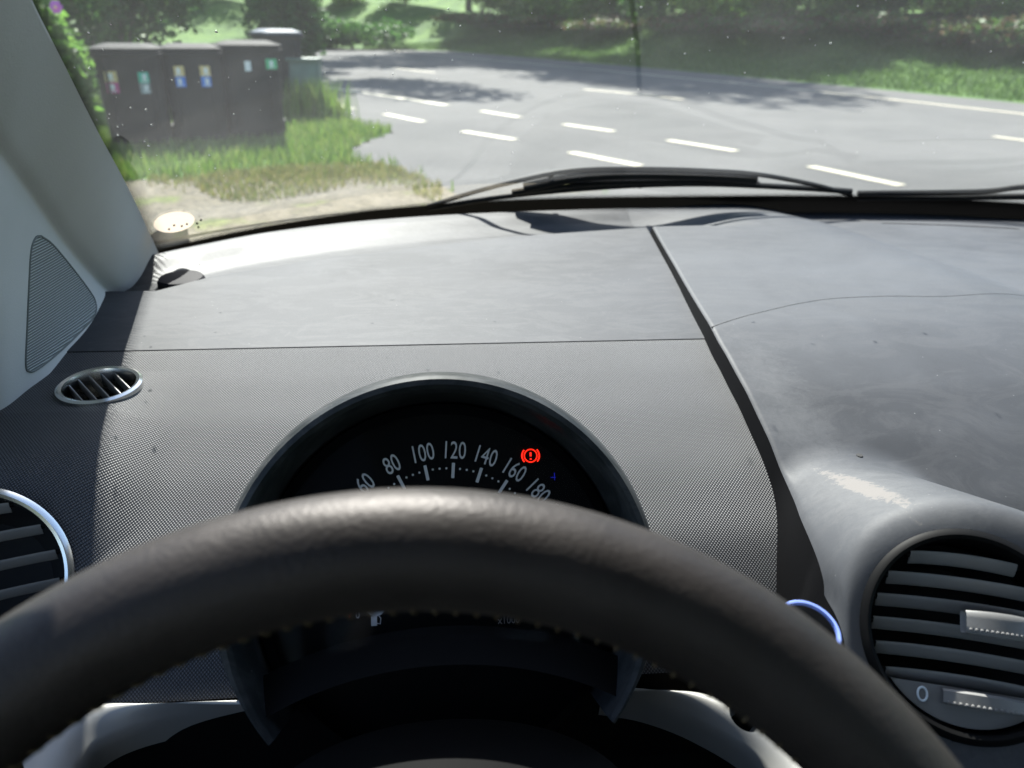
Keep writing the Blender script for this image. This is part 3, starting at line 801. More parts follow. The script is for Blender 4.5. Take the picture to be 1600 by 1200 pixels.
# dust and dried drops on the glass
dm = simple('dried_drop', (.75, .77, .75), .8); mb = MB()
nrmG = Vector((0, -.485, -.874)).normalized()
for k in range(150):
    px, py = random.uniform(90, 1640), random.uniform(-40, 300) ** 1.0
    if random.random() < .35: px = random.uniform(90, 640)
    if py > 300 - 0: continue
    p = onglass(px, py, .001)
    if p.z < .985: continue
    mb.disc(p, nrmG, random.choice([.0004, .0005, .0006, .0009]), 7)
for px, py in ((1298, 68), (1002, 12), (988, 62), (1070, 84), (232, 228), (228, 172), (237, 196), (338, 50), (1224, 60), (1600, 98)):
    mb.disc(onglass(px, py, .001), nrmG, .0012, 8)
o = mb.build('dust_specks', dm, ws, smooth=False); o['kind'] = 'stuff'

# ---- wiper
wip = empty('wiper', onglass(900, 290, -.02), parent=car)
def gout(px, py, off): return onglass(px, py, -off)
arm = [gout(668, 323, 0.0036), gout(720, 306, 0.0090), gout(790, 287, 0.0135), gout(890, 267, 0.0144), gout(1000, 264, 0.0135), gout(1110, 267, 0.0135), gout(1180, 272, 0.0126), gout(1245, 283, 0.0090), gout(1290, 293, 0.0054), gout(1330, 305, 0.0045)]
MB().tube(catmull(arm, 8), [.0035] * 73, 10).build('spring_frame', M['rubber'], wip)
bl_ = [gout(668, 325, 0.0018), gout(800, 305, 0.0027), gout(960, 291, 0.0027), gout(1100, 287, 0.0027), gout(1240, 293, 0.0027), gout(1330, 299, 0.0027)]
mb = MB(); P = catmull(bl_, 8); mb.tube(P, .0045, 8)
sp1, sp2 = catmull([gout(800, 296, .012), gout(900, 280, .013), gout(1000, 275, .013), gout(1100, 277, .013), gout(1185, 285, .011)], 8), catmull([gout(800, 304, .004), gout(900, 295, .004), gout(1000, 291, .004), gout(1100, 290, .004), gout(1185, 292, .004)], 8)
mb.grid(lambda u, v: sp1[round(u * 32)].lerp(sp2[round(u * 32)], v), 33, 4); mb.tube([a.lerp(b, .5) for a, b in zip(sp1, sp2)], .0055, 8)
mb.build('blade', M['rubber'], wip)
a2 = [gout(820, 292, 0.0117), gout(900, 276, 0.0153), gout(990, 271, 0.0162), gout(1110, 274, 0.0153), gout(1180, 279, 0.0126)]
MB().tube(catmull(a2, 8), [.0085] * 33, 10).build('wiper_arm', M['rubber'], wip)
mb = MB()
for q in ((860, 272, 862, 300), (1000, 268, 1000, 291), (1120, 271, 1120, 288)):
    MB().tube([gout(q[0], q[1], .03), gout(q[2], q[3], .006)], .004, 8).build('claw', M['rubber'], wip)
wip2 = empty('wiper', onglass(1500, 298, -.02), parent=car)
MB().tube(catmull([gout(1340, 302, .006), gout(1450, 301, .008), gout(1540, 299, .015), gout(1600, 292, .03), gout(1720, 288, .03)], 8), .0045, 8).build('wiper_arm', M['rubber'], wip2)
MB().tube(catmull([gout(1340, 309, .004), gout(1500, 308, .005), gout(1700, 306, .005)], 8), .005, 8).build('blade', M['rubber'], wip2)

# ---- cabin shell: headliner, pillars, doors, floor, seats' backs behind the camera
mb = MB()
def roofp(u, v):
    s = -1 + 2 * u; y = .35 - 2.3 * v
    return Vector((.4 + s * (.56 - .04 * v), y - .02 * s * s, 1.46 - .06 * s ** 4 - .10 * v ** 3 - .03 * (1 - v) ** 6))
mb.grid(roofp, 30, 20); mb.grid(lambda u, v: roofp(u, v) + Vector((0, 0, .035)), 30, 20); mb.build('roof', M['headliner'], car)
MB().grid(lambda u, v: Vector((-.405, .2 + 1.05 * u, .3 + .63 * v)), 4, 4).build('side_panel', M['paint'], car)
for sgn in (-1, 1):
    mb = MB(); x = .4 + sgn * .775
    mb.grid(lambda u, v: Vector((x + sgn * .03 * math.sin(v * 3), .55 - 2.3 * u, .25 + .62 * v)), 12, 8)
    mb.box((x, -.2, .885), (.035, 0, 0), (0, .70, 0), (0, 0, .02), .01)
    mb.build('door_panel', simple('door_plastic', (.02, .021, .023), .6), car)
    MB().tube([(x, -.55, .88), (.4 + sgn * .60, -.62, 1.42)], .05, 10).build('door_pillar', M['trim'], car)
mb = MB(); mb.grid(lambda u, v: Vector((-.45 + 1.7 * u, .35 - 2.2 * v, .28)), 6, 6); mb.build('floor_carpet', M['carpet'], car)
mb = MB(); mb.grid(lambda u, v: Vector((-.40 + 1.6 * u, -1.75 - .15 * v, .28 + .75 * v)), 6, 6); mb.build('rear_wall', M['carpet'], car)
# front seats behind the camera keep the light of the rear windows off the dashboard
for cx in (-.0, .78):
    mb = MB()
    mb.grid(lambda u, v: Vector((cx + .26 * math.cos(2 * math.pi * u) * (1 - .25 * v ** 3), -.62 - .18 * v + .07 * math.sin(2 * math.pi * u), .45 + .62 * v)), 32, 14, closeu=True)
    mb.grid(lambda u, v: Vector((cx + .13 * math.cos(2 * math.pi * u) * math.sin(math.pi * (.02 + .96 * v)) ** .5, -.80 + .05 * math.sin(2 * math.pi * u), 1.10 + .2 * v)), 24, 10, closeu=True)
    mb.build('seat_back', M['carpet'], car)
    MB().grid(lambda u, v: Vector((cx + .27 * math.cos(2 * math.pi * u) * (1 - .15 * v), -.36 + .27 * math.sin(2 * math.pi * u) * (1 - .15 * v), .42 + .10 * v)), 32, 6, closeu=True).build('seat_cushion', M['carpet'], car)
# the roof rail from windscreen corner back to the roof
rr = [E1[-1], E1[-1].lerp(roofp(0, 0), .5), roofp(0, 0), roofp(0, .3)]
MB().tube(rr, .03, 10).build('roof_rail', M['trim'], car)
MB().tube([Vector((.8, 0, 0)) + Vector((-p.x, p.y, p.z)) for p in [E1[0], E1[20], E1[40], E1[-1]]], .035, 10).build('pillar_trim', M['trim'], car)

# ================================================================== BUD VASE by the wheel
bv = empty('bud_vase', (0, 0, 0))
vc = far(1262, 985, .372); ax = Vector((.03, -.35, .94)).normalized()
bv.location = vc - ax * .10
tag(bv, 'clear round bud vase with pale blue rim, between steering wheel and centre section', 'vase')
bm1, n_, b_ = new_mat('clear_blue_plastic'); b_.inputs['Base Color'].default_value = (.26, .36, .85, 1); b_.inputs['Roughness'].default_value = .15
b_.inputs['Transmission Weight'].default_value = .25; b_.inputs['IOR'].default_value = 1.4
RB = .0135
MB().lathe(vc, ax, [(RB - .0002, -.0016), (RB + .0008, -.001), (RB + .001, 0), (RB + .0004, .0006), (RB - .0005, .0005), (RB - .0008, -.0006), (RB - .0006, -.0016)], 48).build('rim', bm1, bv)
MB().lathe(vc, ax, [(RB - .0006, -.002), (RB - .002, -.03), (RB - .004, -.09), (.003, -.10), (.0001, -.10)], 48).build('tube', mat_glass('vase_clear', (.8, .85, .9), .03, 1.0), bv)
MB().lathe(vc - ax * .004, ax, [(.0001, -.003), (RB - .004, -.003), (RB - .003, -.02), (RB - .005, -.07)], 32).build('insert', M['wall'], bv)

# ================================================================== OUTSIDE
# ---- terrain
FE = [(250, 58), (420, 66), (560, 65), (700, 80), (850, 92), (1000, 105), (1300, 133), (1600, 162), (1900, 196)]
fe = [ground(a, b) for a, b in FE]
fe = [Vector((-70, 60, 0))] + [Vector((-30, 52, 0)), Vector((-14, 49, 0))] + [p for p in fe[3:]] + [fe[-1] + (fe[-1] - fe[-3]).normalized() * 30]
fex = np.array([[p.x, p.y] for p in fe])
def sdist(x, y):
    """signed distance beyond the far road edge"""
    best = 1e9; sg = 1
    for i in range(len(fex) - 1):
        a, b = fex[i], fex[i + 1]; d = b - a; t = max(0, min(1, ((x - a[0]) * d[0] + (y - a[1]) * d[1]) / (d @ d)))
        qx, qy = a[0] + d[0] * t, a[1] + d[1] * t; l = math.hypot(x - qx, y - qy)
        if l < best: best = l; sg = 1 if (d[0] * (y - a[1]) - d[1] * (x - a[0])) > 0 else -1
    return best * sg
def TZ(x, y):
    s = sdist(x, y)
    if s < .6: return 0.0
    z = .10 * (s - .6) + (.16 * max(0, min(s, 9) - 3)) * (1 + .35 * math.sin(x * .7 + y * .4)) + .03 * max(0, s - 9)
    return z
gm_ = mat_grass('meadow_grass', [(.25, (.03, .065, .015)), (.45, (.05, .11, .02)), (.62, (.085, .16, .028)), (.8, (.13, .18, .045))], .8)
xs_ = np.concatenate([np.linspace(-150, -30, 16)[:-1], np.linspace(-30, 40, 120)[:-1], np.linspace(40, 160, 14)])
ys_ = np.concatenate([np.linspace(-60, 0, 8)[:-1], np.linspace(0, 70, 120)[:-1], np.linspace(70, 260, 20)])
V = [(x, y, TZ(x, y)) for y in ys_ for x in xs_]; nx = len(xs_)
g = mesh('ground', V, [(j * nx + i, j * nx + i + 1, (j + 1) * nx + i + 1, (j + 1) * nx + i) for j in range(len(ys_) - 1) for i in range(nx - 1)], gm_)
tag(g, kind='structure')
def sheet(name, pts, z, mat, cut=None, kind='structure'):
    bm = bmesh.new(); vs = [bm.verts.new((p[0], p[1], z)) for p in pts]; bm.faces.new(vs); bmesh.ops.triangulate(bm, faces=bm.faces[:])
    me = bpy.data.meshes.new(name); bm.to_mesh(me); bm.free(); me.materials.append(mat); o = link(bpy.data.objects.new(name, me))
    if me.polygons[0].normal.z < 0: me.flip_normals()
    return tag(o, kind=kind)
def jit(P, n, a):
    out = []
    for i in range(len(P) - 1):
        for k in range(n):
            q = Vector(P[i]).lerp(Vector(P[i + 1]), k / n); out.append(q + Vector((random.uniform(-a, a), random.uniform(-a, a), 0)))
    return out + [Vector(P[-1])]
near = [ground(*q) for q in [(330, 57), (455, 68), (500, 100), (503, 128), (508, 160), (528, 186), (575, 198), (617, 206), (590, 216), (552, 232), (552, 248), (600, 258), (650, 274), (690, 290), (712, 305), (735, 330)]]
near = [Vector((-70, 42, 0)), Vector((-30, 38, 0))] + [p for p in near[2:]]
nj = jit(near[3:], 5, .05)
road_poly = near[:3] + nj + [Vector((.55, 2.2, 0)), Vector((.2, -6, 0)), Vector((30, -8, 0))] + list(reversed(fe))
sheet('road', road_poly, .004, mat_asphalt())
# gravel and dirt drive under the car
gravel, n_, b_ = new_mat('gravel_dirt'); co = objco(n_)
vo = N(n_, 'ShaderNodeTexVoronoi'); vo.inputs['Scale'].default_value = 26; n_.links.new(co, vo.inputs['Vector'])
ca = ramp(n_, noise(n_, 1.6, 6, .65, co), [(.36, (.10, .12, .03)), (.44, (.105, .09, .058)), (.7, (.135, .118, .088))])
mx = N(n_, 'ShaderNodeMix', data_type='RGBA', blend_type='MULTIPLY'); mx.inputs[0].default_value = 1; n_.links.new(ca, mx.inputs[6])
n_.links.new(ramp(n_, vo.outputs['Color'], [(.2, (.7,) * 3), (.8, (1.25,) * 3)]), mx.inputs[7]); n_.links.new(mx.outputs[2], b_.inputs['Base Color'])
b_.inputs['Roughness'].default_value = .95; bump(n_, vo.outputs['Distance'], .7, .02, b_)
gp = [ground(*q) for q in [(100, 292), (210, 284), (300, 280), (400, 268), (500, 262), (590, 256)]]
gpoly = jit([Vector((-8, -8, 0)), Vector((-8, 6.0, 0))] + gp, 6, .09) + [ground(600, 260), ground(650, 276), ground(690, 292), ground(715, 307), Vector((.53, 2.2, 0)), Vector((.2, -8, 0))]
sheet('drive', gpoly, .008, gravel)
# ---- road markings
wm = simple('road_paint', (.44, .405, .30), .7, nscale=6, namt=.12)
def mark(name, pts, wd, label=None):
    P = [Vector((p.x, p.y, .009)) for p in (ground(*q) for q in pts)]
    V = []; 
    for i, p in enumerate(P):
        t = (P[min(i + 1, len(P) - 1)] - P[max(i - 1, 0)]).normalized(); nrm = Vector((-t.y, t.x, 0)); V += [p + nrm * wd / 2, p - nrm * wd / 2]
    o = mesh(name, V, [(2 * i, 2 * i + 1, 2 * i + 3, 2 * i + 2) for i in range(len(P) - 1)], wm, smooth=False)
    return tag(o, kind='structure')
for seg_ in ([(602, 179), (661, 191)], [(724, 206), (804, 219)], [(892, 239), (1000, 260)], [(520, 163), (552, 171)]): mark('road_marking', seg_, .13)
for seg_ in ([(752, 174), (812, 184)], [(881, 195), (959, 206)], [(1044, 220), (1150, 237)], [(1266, 261), (1408, 291)], [(1560, 330), (1700, 370)]): mark('road_marking', seg_, .13)
mark('road_marking', [(508, 137), (600, 150), (698, 165)], .16)
mark('road_marking', [(912, 140), (990, 147), (1068, 156)], .13); mark('road_marking', [(1552, 214), (1660, 228)], .13); mark('road_marking', [(600, 105), (680, 114)], .12)
mark('road_edge_line', [(460, 73), (560, 74), (640, 82), (800, 97), (1000, 116), (1200, 135), (1440, 161), (1620, 181)], .14)

# ---- wheelie bins
def labelmat(n, c): return simple(n, c, .6)
LM = dict(o=labelmat('label_ochre', (.62, .44, .18)), m=labelmat('label_magenta', (.50, .03, .22)), t=labelmat('label_teal', (.02, .40, .27)), g=labelmat('label_grey', (.22, .26, .27)),
          b=labelmat('label_blue', (.02, .17, .62)), n=labelmat('label_green', (.03, .38, .16)), w=labelmat('label_white', (.7, .7, .7)))
binm = simple('bin_plastic', (.010, .011, .012), .6, spec=.2, nscale=5, namt=.3); lidm = simple('bin_lid_plastic', (.014, .015, .016), .7, spec=.08, nscale=8, namt=.3); lidb = simple('bluish_lid', (.05, .07, .10), .6, spec=.15)
def wheelie(loc, rz, wd, dp, ht, lab, stickers, lid=None):
    e = empty('wheelie_bin', loc, rz); tag(e, lab, 'bin', 'wheelie bins on the verge')
    T = Matrix.Translation(loc) @ Matrix.Rotation(rz, 4, 'Z')
    def P(x, y, z): return T @ Vector((x, y, z))
    mb = MB()
    def body(u, v):
        a = 2 * math.pi * u; z = .06 + (ht - .09) * v; f = .88 + .12 * v
        c, s = math.cos(a), math.sin(a); q = (abs(c) ** 6 + abs(s) ** 6) ** (-1 / 6)
        return P(wd / 2 * f * c * q, dp / 2 * f * s * q + .03 * (1 - v), z)
    mb.grid(body, 64, 8, closeu=True); mb.add([body(i / 64, 0) for i in range(64)], [tuple(range(64))])
    mb.box(P(0, 0, ht - .05), T.to_3x3() @ Vector((wd / 2 + .012, 0, 0)), T.to_3x3() @ Vector((0, dp / 2 + .012, 0)), (0, 0, .018), .008)
    for s in (-.3, .3): mb.box(P(s * wd, -dp / 2 * .93, ht * .55), T.to_3x3() @ Vector((.012, 0, 0)), T.to_3x3() @ Vector((0, .02, 0)), (0, 0, ht * .36), .004)
    mb.build('body', binm, e)
    mb = MB()
    def lidf(u, v):
        a = 2 * math.pi * u; c, s = math.cos(a), math.sin(a); q = (abs(c) ** 6 + abs(s) ** 6) ** (-1 / 6); r = max(1 - v, 0.001) ** .5 if v > .2 else 1.0
        return P((wd / 2 + .02) * c * q * r, (dp / 2 + .025) * s * q * r, ht - .025 + (.012 if v > .1 else 0) + .055 * min(1, v * 1.6) ** .7)
    mb.grid(lidf, 64, 10, closeu=True); mb.build('lid', lid or lidm, e)
    for s in (-1, 1):
        mb = MB(); mb.lathe(P(s * (wd / 2 * .86 + .02), dp / 2 * .8, .10), T.to_3x3() @ Vector((1, 0, 0)), [(.0001, -.022), (.06, -.02), (.10, -.024), (.102, 0), (.10, .024), (.06, .02), (.0001, .022)], 28); mb.build('wheel', M['rubber'], e)
    MB().tube([P(-wd * .36, dp / 2 + .05, ht - .03), P(wd * .36, dp / 2 + .05, ht - .03)], .014, 10).build('handle', binm, e)
    for (sx, zt, cols) in stickers:
        for k, cc in enumerate(cols):
            zc = zt - k * .10; yf = -(dp / 2) * (.88 + .12 * (zc / ht)) + .03 * (1 - zc / ht) - .012
            hw = .055 if cc != 'w' else .03
            mb = MB(); mb.box(P(sx, yf, zc), T.to_3x3() @ Vector((hw, 0, 0)), T.to_3x3() @ Vector((0, .002, 0)), (0, 0, .049), .001)
            s_ = mb.build('label_sticker', LM[cc], e, smooth=False)
            if cc != 'w':
                mb = MB(); mb.box(P(sx, yf - .003, zc + .005), T.to_3x3() @ Vector((.018, 0, 0)), T.to_3x3() @ Vector((0, .001, 0)), (0, 0, .026), .001)
                mb.box(P(sx, yf - .003, zc - .034), T.to_3x3() @ Vector((.030, 0, 0)), T.to_3x3() @ Vector((0, .001, 0)), (0, 0, .005), .001); mb.build('pictogram', LM['w'], e, smooth=False)
    return e
def put(px, py): p = ground(px, py); return p
def face(p): return math.atan2(-p.x, p.y)
b1, b2, b3 = put(222, 236), put(318, 230), put(405, 224)
rzb = math.radians(14)
for q, (b, args) in enumerate(((b1, (.64, .55, .95, 'black wheelie bin with ochre, magenta and teal labels, standing first from the bush', [(-.16, .70, 'om'), (.14, .69, 'tg')])),
               (b2, (.60, .55, .95, 'black wheelie bin with two pairs of ochre and blue labels, in mid row', [(-.13, .74, 'ob'), (.13, .74, 'ob')])),
               (b3, (.66, .60, .98, 'large black wheelie bin with one green label, nearest the road', [(-.02, .78, 'w'), (.22, .80, 'n')])))):
    off = Matrix.Rotation(rzb, 3, 'Z') @ Vector((0, .30, 0))
    wheelie(Vector((b.x, b.y, 0)) + off, rzb, *args)
b4 = put(432, 190); wheelie(Vector((b4.x, b4.y, 0)) + Vector((.02, .5, 0)), math.radians(30), .52, .6, 1.08, 'taller bin with a slate-blue lid peeking over the bin nearest the road', [], lidb)
# small grey-green service cabinet behind the tall grass
cab = empty('service_cabinet', ground(482, 186)); tag(cab, 'small grey-green service cabinet half hidden by tall grass beside the road', 'cabinet')
c_ = ground(482, 186); cm = simple('cabinet_green', (.10, .14, .11), .6, nscale=6)
mb = MB(); mb.box(c_ + Vector((0, .1, .37)), (.20, 0, 0), (0, .14, 0), (0, 0, .37), .01); mb.build('body', cm, cab)
mb = MB(); mb.box(c_ + Vector((0, .09, .755)), (.22, 0, 0), (0, .17, 0), (0, 0, .018), .008); mb.build('roof', cm, cab)
mb = MB(); mb.box(c_ + Vector((0, -.046, .38)), (.165, 0, 0), (0, .005, 0), (0, 0, .30), .003); mb.build('door', simple('cabinet_door', (.12, .16, .125), .6, nscale=8), cab)

# ---- grass blades (uncountable)
def blades(name, pts_fn, n, h0, h1, mat, wd=.006):
    V = []; Fc = []
    for _ in range(n):
        p = pts_fn()
        if p is None: continue
        h = random.uniform(h0, h1); a = random.uniform(0, 6.28); l = random.uniform(.1, .5) * h; w_ = wd * random.uniform(.7, 1.5)
        t = Vector((math.cos(a), math.sin(a), 0)); s = Vector((-t.y, t.x, 0)); k = len(V)
        V += [p - s * w_, p + s * w_, p + t * l * .4 + Vector((0, 0, h * .6)) + s * w_ * .7, p + t * l * .4 + Vector((0, 0, h * .6)) - s * w_ * .7, p + t * l + Vector((0, 0, h))]
        Fc += [(k, k + 1, k + 2, k + 3), (k + 3, k + 2, k + 4)]
    o = mesh(name, V, Fc, mat, smooth=False); tag(o, kind='stuff'); return o
bladem = mat_leaf('grass_blade', [(.07, .14, .018), (.12, .22, .03), (.17, .27, .04), (.24, .27, .08)])
bladed = mat_leaf('dark_grass_blade', [(.03, .07, .015), (.05, .11, .02), (.09, .14, .03)])
dry = mat_leaf('dry_blade', [(.16, .21, .05), (.28, .24, .10), (.13, .18, .04)])
def in_poly(x, y, P):
    r = False; j = len(P) - 1
    for i in range(len(P)):
        if (P[i].y > y) != (P[j].y > y) and x < (P[j].x - P[i].x) * (y - P[i].y) / (P[j].y - P[i].y) + P[i].x: r = not r
        j = i
    return r
def verge():
    for _ in range(30):
        x, y = random.uniform(-7, .2), random.uniform(5.8, 14) 
        if not in_poly(x, y, road_poly) and not in_poly(x, y, gpoly): return Vector((x, y, 0))
tag(blades('verge_grass', verge, 42000, .05, .14, bladem), 'short sunlit grass round the bins', 'grass')
def tall():
    return c_ + Vector((random.gauss(.06, .22), random.gauss(-.12, .18), 0))
tag(blades('tall_grass', tall, 1000, .2, .6, bladem, .009), 'tuft of tall grass by the service cabinet', 'grass')
def drypos():
    for _ in range(30):
        q = random.random()
        p = ground(random.uniform(230, 690), random.gauss(272, 9) if q < .7 else random.uniform(290, 335))
        if in_poly(p.x, p.y, gpoly) and (math.sin(p.x * 3.1) + math.sin(p.y * 2.3 + p.x) > .3 or q < .5): return Vector((p.x, p.y, .008))
tag(blades('drive_weeds', drypos, 5000, .02, .07, dry, .005), 'thin dry weeds in the gravel drive', 'weeds')
def edgepos():
    i = random.randrange(len(near) - 11, len(near) - 1) ; a, b = near[i], near[i + 1]; p = a.lerp(b, random.random()); return p + Vector((random.gauss(-.08, .10), random.gauss(0, .08), 0))
def bank():
    for _ in range(40):
        x, y = random.uniform(-4, 24), random.uniform(9, 46); s = sdist(x, y)
        if .3 < s < 6.5: return Vector((x, y, TZ(x, y) - .01))
tag(blades('bank_grass', bank, 46000, .06, .16, mat_leaf('bank_blade', [(.04, .09, .018), (.07, .14, .025), (.10, .18, .03)]), .014), 'darker grass on the bank across the road', 'grass')

# ---- plants: leaf-cloud builder
def leafcloud(name, blobs, n, size, mat, parent=None, seed=1, flat=.0):
    """blobs: (centre, radii); leaves sit through each blob's volume, denser at its skin"""
    r = np.random.default_rng(seed); V = []; Fc = []
    vol = np.array([b[1][0] * b[1][1] * b[1][2] for b in blobs]) ** .7; vol /= vol.sum()
    for (c, rad), fr in zip(blobs, vol):
        m = int(n * fr); d = r.normal(size=(m, 3)); d /= np.linalg.norm(d, axis=1)[:, None]
        rr = r.uniform(.25, 1.0, m) ** .45 * (1 + .18 * np.sin(d[:, 0] * 7 + d[:, 1] * 5 + d[:, 2] * 9 + seed)); P = np.array(c) + d * rr[:, None] * np.array(rad)
        keep = P[:, 2] > .02; P = P[keep]; m = len(P)
        a = r.normal(size=(m, 3)); a[:, 2] *= .6; a /= np.linalg.norm(a, axis=1)[:, None]; b = r.normal(size=(m, 3)); b -= a * (a * b).sum(1)[:, None]; b /= np.linalg.norm(b, axis=1)[:, None]
        s = size * r.uniform(.6, 1.4, m)[:, None]
        q = np.stack([P - a * s, P + b * s * .5, P + a * s, P - b * s * .5], 1).reshape(-1, 3); k = len(V)
        V += q.tolist(); Fc += [(k + 4 * i, k + 4 * i + 1, k + 4 * i + 2, k + 4 * i + 3) for i in range(m)]
    return mesh(name, V, Fc, mat, parent, smooth=False)
barkm = simple('bark', (.10, .08, .06), .9, nscale=14, namt=.4, bscale=30, bdist=.01)
LF = dict(dark=mat_leaf('dark_leaf', [(.028, .08, .02), (.05, .125, .027), (.08, .175, .035)], .5),
          mid=mat_leaf('mid_leaf', [(.06, .14, .024), (.10, .22, .036), (.16, .30, .05)], .55),
          light=mat_leaf('light_leaf', [(.12, .24, .03), (.18, .33, .045), (.27, .40, .07)], .5),
          brown=mat_leaf('dry_undergrowth', [(.13, .085, .05), (.15, .10, .06), (.09, .11, .035), (.07, .14, .03), (.09, .17, .035)], .3))
def bush(px, base, dist, wd, ht, kind, label, n=5000, size=.05, seed=1, name='bush', z0=None, cat='bush', group=None, deep=None):
    """px column in the photograph, dist metres away along it"""
    d = ray(px, 200); h = Vector((d.x, d.y, 0)).normalized() * dist; z = TZ(h.x, h.y) if z0 is None else z0
    o = empty(name, (h.x, h.y, z)); tag(o, label, cat, group)
    r = random.Random(seed); bl = []
    for k in range(9):
        rr = r.uniform(.22, .42)
        bl.append(((r.uniform(-.42, .42) * wd, r.uniform(-.4, .4) * (deep or wd), r.uniform(.2, .75) * ht), (rr * wd * .75, rr * (deep or wd) * .75, rr * ht * .8)))
    f = leafcloud('foliage', bl, n, size, LF[kind], None, seed); f.parent = o
    mb = MB()
    for k in range(7): a = r.uniform(0, 6.28); mb.tube([(0, 0, -.1), (.1 * wd * math.cos(a), .1 * wd * math.sin(a), .3 * ht), (.3 * wd * math.cos(a), .3 * wd * math.sin(a), .75 * ht)], [.03, .02, .006], 6)
    s = mb.build('stem', barkm); s.parent = o
    return o
def tree(x, y, ht, cr, kind, label, n=9000, seed=1, size=.13, low=.35, group='trees beyond the road', trunk=.16, lean=(0, 0)):
    z = TZ(x, y); o = empty('tree', (x, y, z)); tag(o, label, 'tree', group); r = random.Random(seed)
    mb = MB(); top = Vector((r.uniform(-.4, .4), r.uniform(-.4, .4), ht * .8))
    tp = [Vector((0, 0, -.2)), Vector((r.uniform(-.1, .1), 0, ht * .25)), top * .6, top]; tp = catmull(tp, 5); mb.tube(tp, [trunk * (1 - .8 * i / (len(tp) - 1)) for i in range(len(tp))], 10)
    for k in range(7):
        a = r.uniform(0, 6.28); h = r.uniform(.3, .7) * ht; b = Vector((0, 0, h)); e_ = Vector((math.cos(a) * cr * .8 + lean[0], math.sin(a) * cr * .8 + lean[1], h + r.uniform(.1, .35) * ht))
        mb.tube([b, b.lerp(e_, .5) + Vector((0, 0, .2)), e_], [trunk * .4, trunk * .25, .02], 6)
    t = mb.build('trunk', barkm); t.parent = o
    bl = []
    for k in range(16):
        a = r.uniform(0, 6.28); rad = cr * r.uniform(.1, .85); hz = r.uniform(low, .95); q = r.uniform(.26, .42) * cr
        bl.append(((rad * math.cos(a) + lean[0], rad * math.sin(a) + lean[1], ht * hz), (q, q, q * .75)))
    c = leafcloud('crown', bl, n, size, LF[kind], None, seed); c.parent = o
    return o
# big dark bush behind the bins, with one purple flower; hedge to its side
bs = bush(200, 0, 13.2, 2.4, 2.9, 'dark', 'large dark leafy bush behind the bins, beside the pillar', 16000, .055, 3, z0=0)
bush(70, 0, 8.6, .8, 1.9, 'mid', 'sunlit bush close behind the pillar edge, with a purple flower', 7000, .045, 4, z0=0)
fl = empty('flower', far(88, 11, 7.4)); tag(fl, 'single purple flower on the bush by the pillar', 'flower')
fm = simple('purple_petal', (.42, .10, .45), .6); mb = MB(); fp_ = far(88, 11, 7.4)
for k in range(6):
    a = k * 1.047; mb.disc(fp_ + Vector((.028 * math.cos(a), -.01, .028 * math.sin(a))), (.2 * math.cos(a), -1, .2 * math.sin(a)), .022, 8)
mb.build('petals', fm, fl, smooth=False); MB().disc(fp_ + Vector((0, -.02, 0)), (0, -1, 0), .012, 10).build('flower_centre', LM['o'], fl, smooth=False)
bush(452, 0, 21.5, 2.0, 3.6, 'dark', 'dark conifer-like shrub standing over the bin nearest the road', 7000, .10, 6, group='shrubs beyond the bend')
bush(560, 0, 44, 5.0, 2.0, 'dark', 'low dark rounded shrub on the far verge of the bend', 6000, .12, 7, group='shrubs beyond the bend')
bush(350, 0, 66, 9.0, 6.0, 'mid', 'tall green shrub seen over the middle bin', 7000, .14, 8, group='shrubs beyond the bend')
bush(640, 0, 56, 5.0, 4.2, 'light', 'bright yellow-green shrub at the gap in the trees', 6000, .14, 9, group='shrubs beyond the bend')
bush(515, 0, 60, 5.0, 4.0, 'light', 'bright green shrub between two dark ones', 6000, .14, 19, group='shrubs beyond the bend')
bank_pos = [(760, 1), (860, 2), (960, 3), (1060, 4), (1150, 5), (1240, 6), (1330, 7), (1410, 8), (1490, 9), (1570, 10), (1650, 11), (1740, 12)]
for k, (px, sd_) in enumerate(bank_pos):
    # brown undergrowth foot and green bush behind, by distance beyond the road edge
    d = ray(px, 200); h = Vector((d.x, d.y, 0)).normalized(); a = 8.0
    while sdist(h.x * a, h.y * a) < 5.6 and a < 70: a += .4
    nm = ['first', 'second', 'third', 'fourth', 'fifth', 'sixth', 'seventh', 'eighth', 'ninth', 'tenth', 'eleventh', 'twelfth'][k]
    wd = 2.6 + .05 * a
    bush(px, 0, a, wd, .75, 'brown', f'{nm} clump of brown dry undergrowth on the bank, counted from the bend', 4200, .06 + .001 * a, 30 + k, name='undergrowth_clump', cat='undergrowth', group='dry undergrowth on the bank')
    bush(px + random.uniform(-20, 20), 0, a + 2.2, wd * 1.15, 2.9, ('light', 'mid', 'mid', 'dark')[k % 4], f'{nm} green bush above the bank, counted from the bend', 8000, .075 + .001 * a, 60 + k, group='green bushes above the bank')
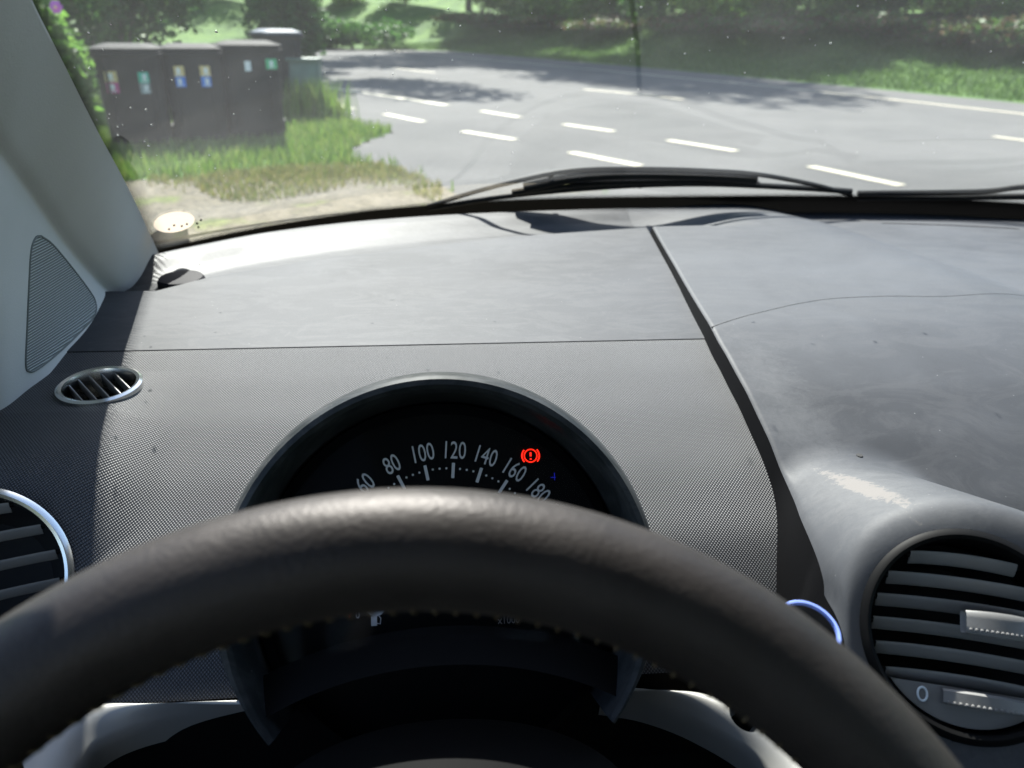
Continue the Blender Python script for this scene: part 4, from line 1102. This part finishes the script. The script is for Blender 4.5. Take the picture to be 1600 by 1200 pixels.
# trees whose shade falls over the bend
def beyond(px, out):
    py = float(np.interp(px, [a for a, _ in FE], [b for _, b in FE])); p = ground(px, py); q = ground(px + 20, float(np.interp(px + 20, [a for a, _ in FE], [b for _, b in FE])))
    t = (q - p).normalized(); return p + Vector((-t.y, t.x, 0)) * out
_tr = [(640, 6.6, 21, 7.0, 'mid'), (730, 6.6, 22, 7.2, 'dark'), (830, 6.6, 15.5, 5.6, 'mid'), (920, 7.2, 11.5, 4.2, 'dark'), (1020, 9.5, 10, 3.6, 'mid')]
_tr = [(beyond(a, o).x, beyond(a, o).y, h, c, k) for a, o, h, c, k in _tr]
for k, (x, y, ht, cr, kd) in enumerate(_tr + [(-11, 56, 11, 4.2, 'mid'), (-24, 62, 12, 5, 'dark'), (2, 56, 14, 5, 'dark'), (-38, 60, 12, 5, 'mid')]):
    nm = ['nearest the bend opening', 'second from the bend opening', 'third from the bend opening', 'over the middle of the shaded stretch', 'over the dry undergrowth', 'behind the bend', 'far behind the bins', 'rising behind the bend shrubs', 'farthest behind the pillar'][k]
    tree(x, y, ht, cr, kd, ('leafy ' if kd == 'mid' else 'dark leafy ') + 'tree ' + nm, 15000, 100 + k, low=.34, size=.19, trunk=.24, lean=((-5.2, -3.2), (-5.0, -3.0), (-3.6, -1.6), (-1.0, 1.2), (0, 0))[k] if k < 5 else (0, 0))
_q = ground(455, 200); _q = Vector((_q.x, _q.y, 0)).normalized() * 25
tree(_q.x + .5, _q.y, 11, 3.6, 'dark', 'dark leafy tree on the near verge behind the bins, shading the bend', 11000, 151, low=.40, group=None)
tree(_q.x - 1.6, _q.y + 7, 12, 3.8, 'dark', 'second dark leafy tree on the near verge, farther along the bend', 11000, 152, low=.40, group=None)
# distant wood closing the view
def wood():
    bl = []
    r = random.Random(5)
    for k in range(120):
        a = math.radians(-52 + 104 * k / 119 + r.uniform(-1, 1)); d = r.uniform(72, 88)
        bl.append(((d * math.sin(a), d * math.cos(a), r.uniform(.0, 9)), (4.5, 3.5, 5.0)))
    return leafcloud('distant_wood', bl, 60000, .45, LF['mid'], None, 77)
tag(wood(), 'far green wood closing the view', 'wood', kind='stuff')
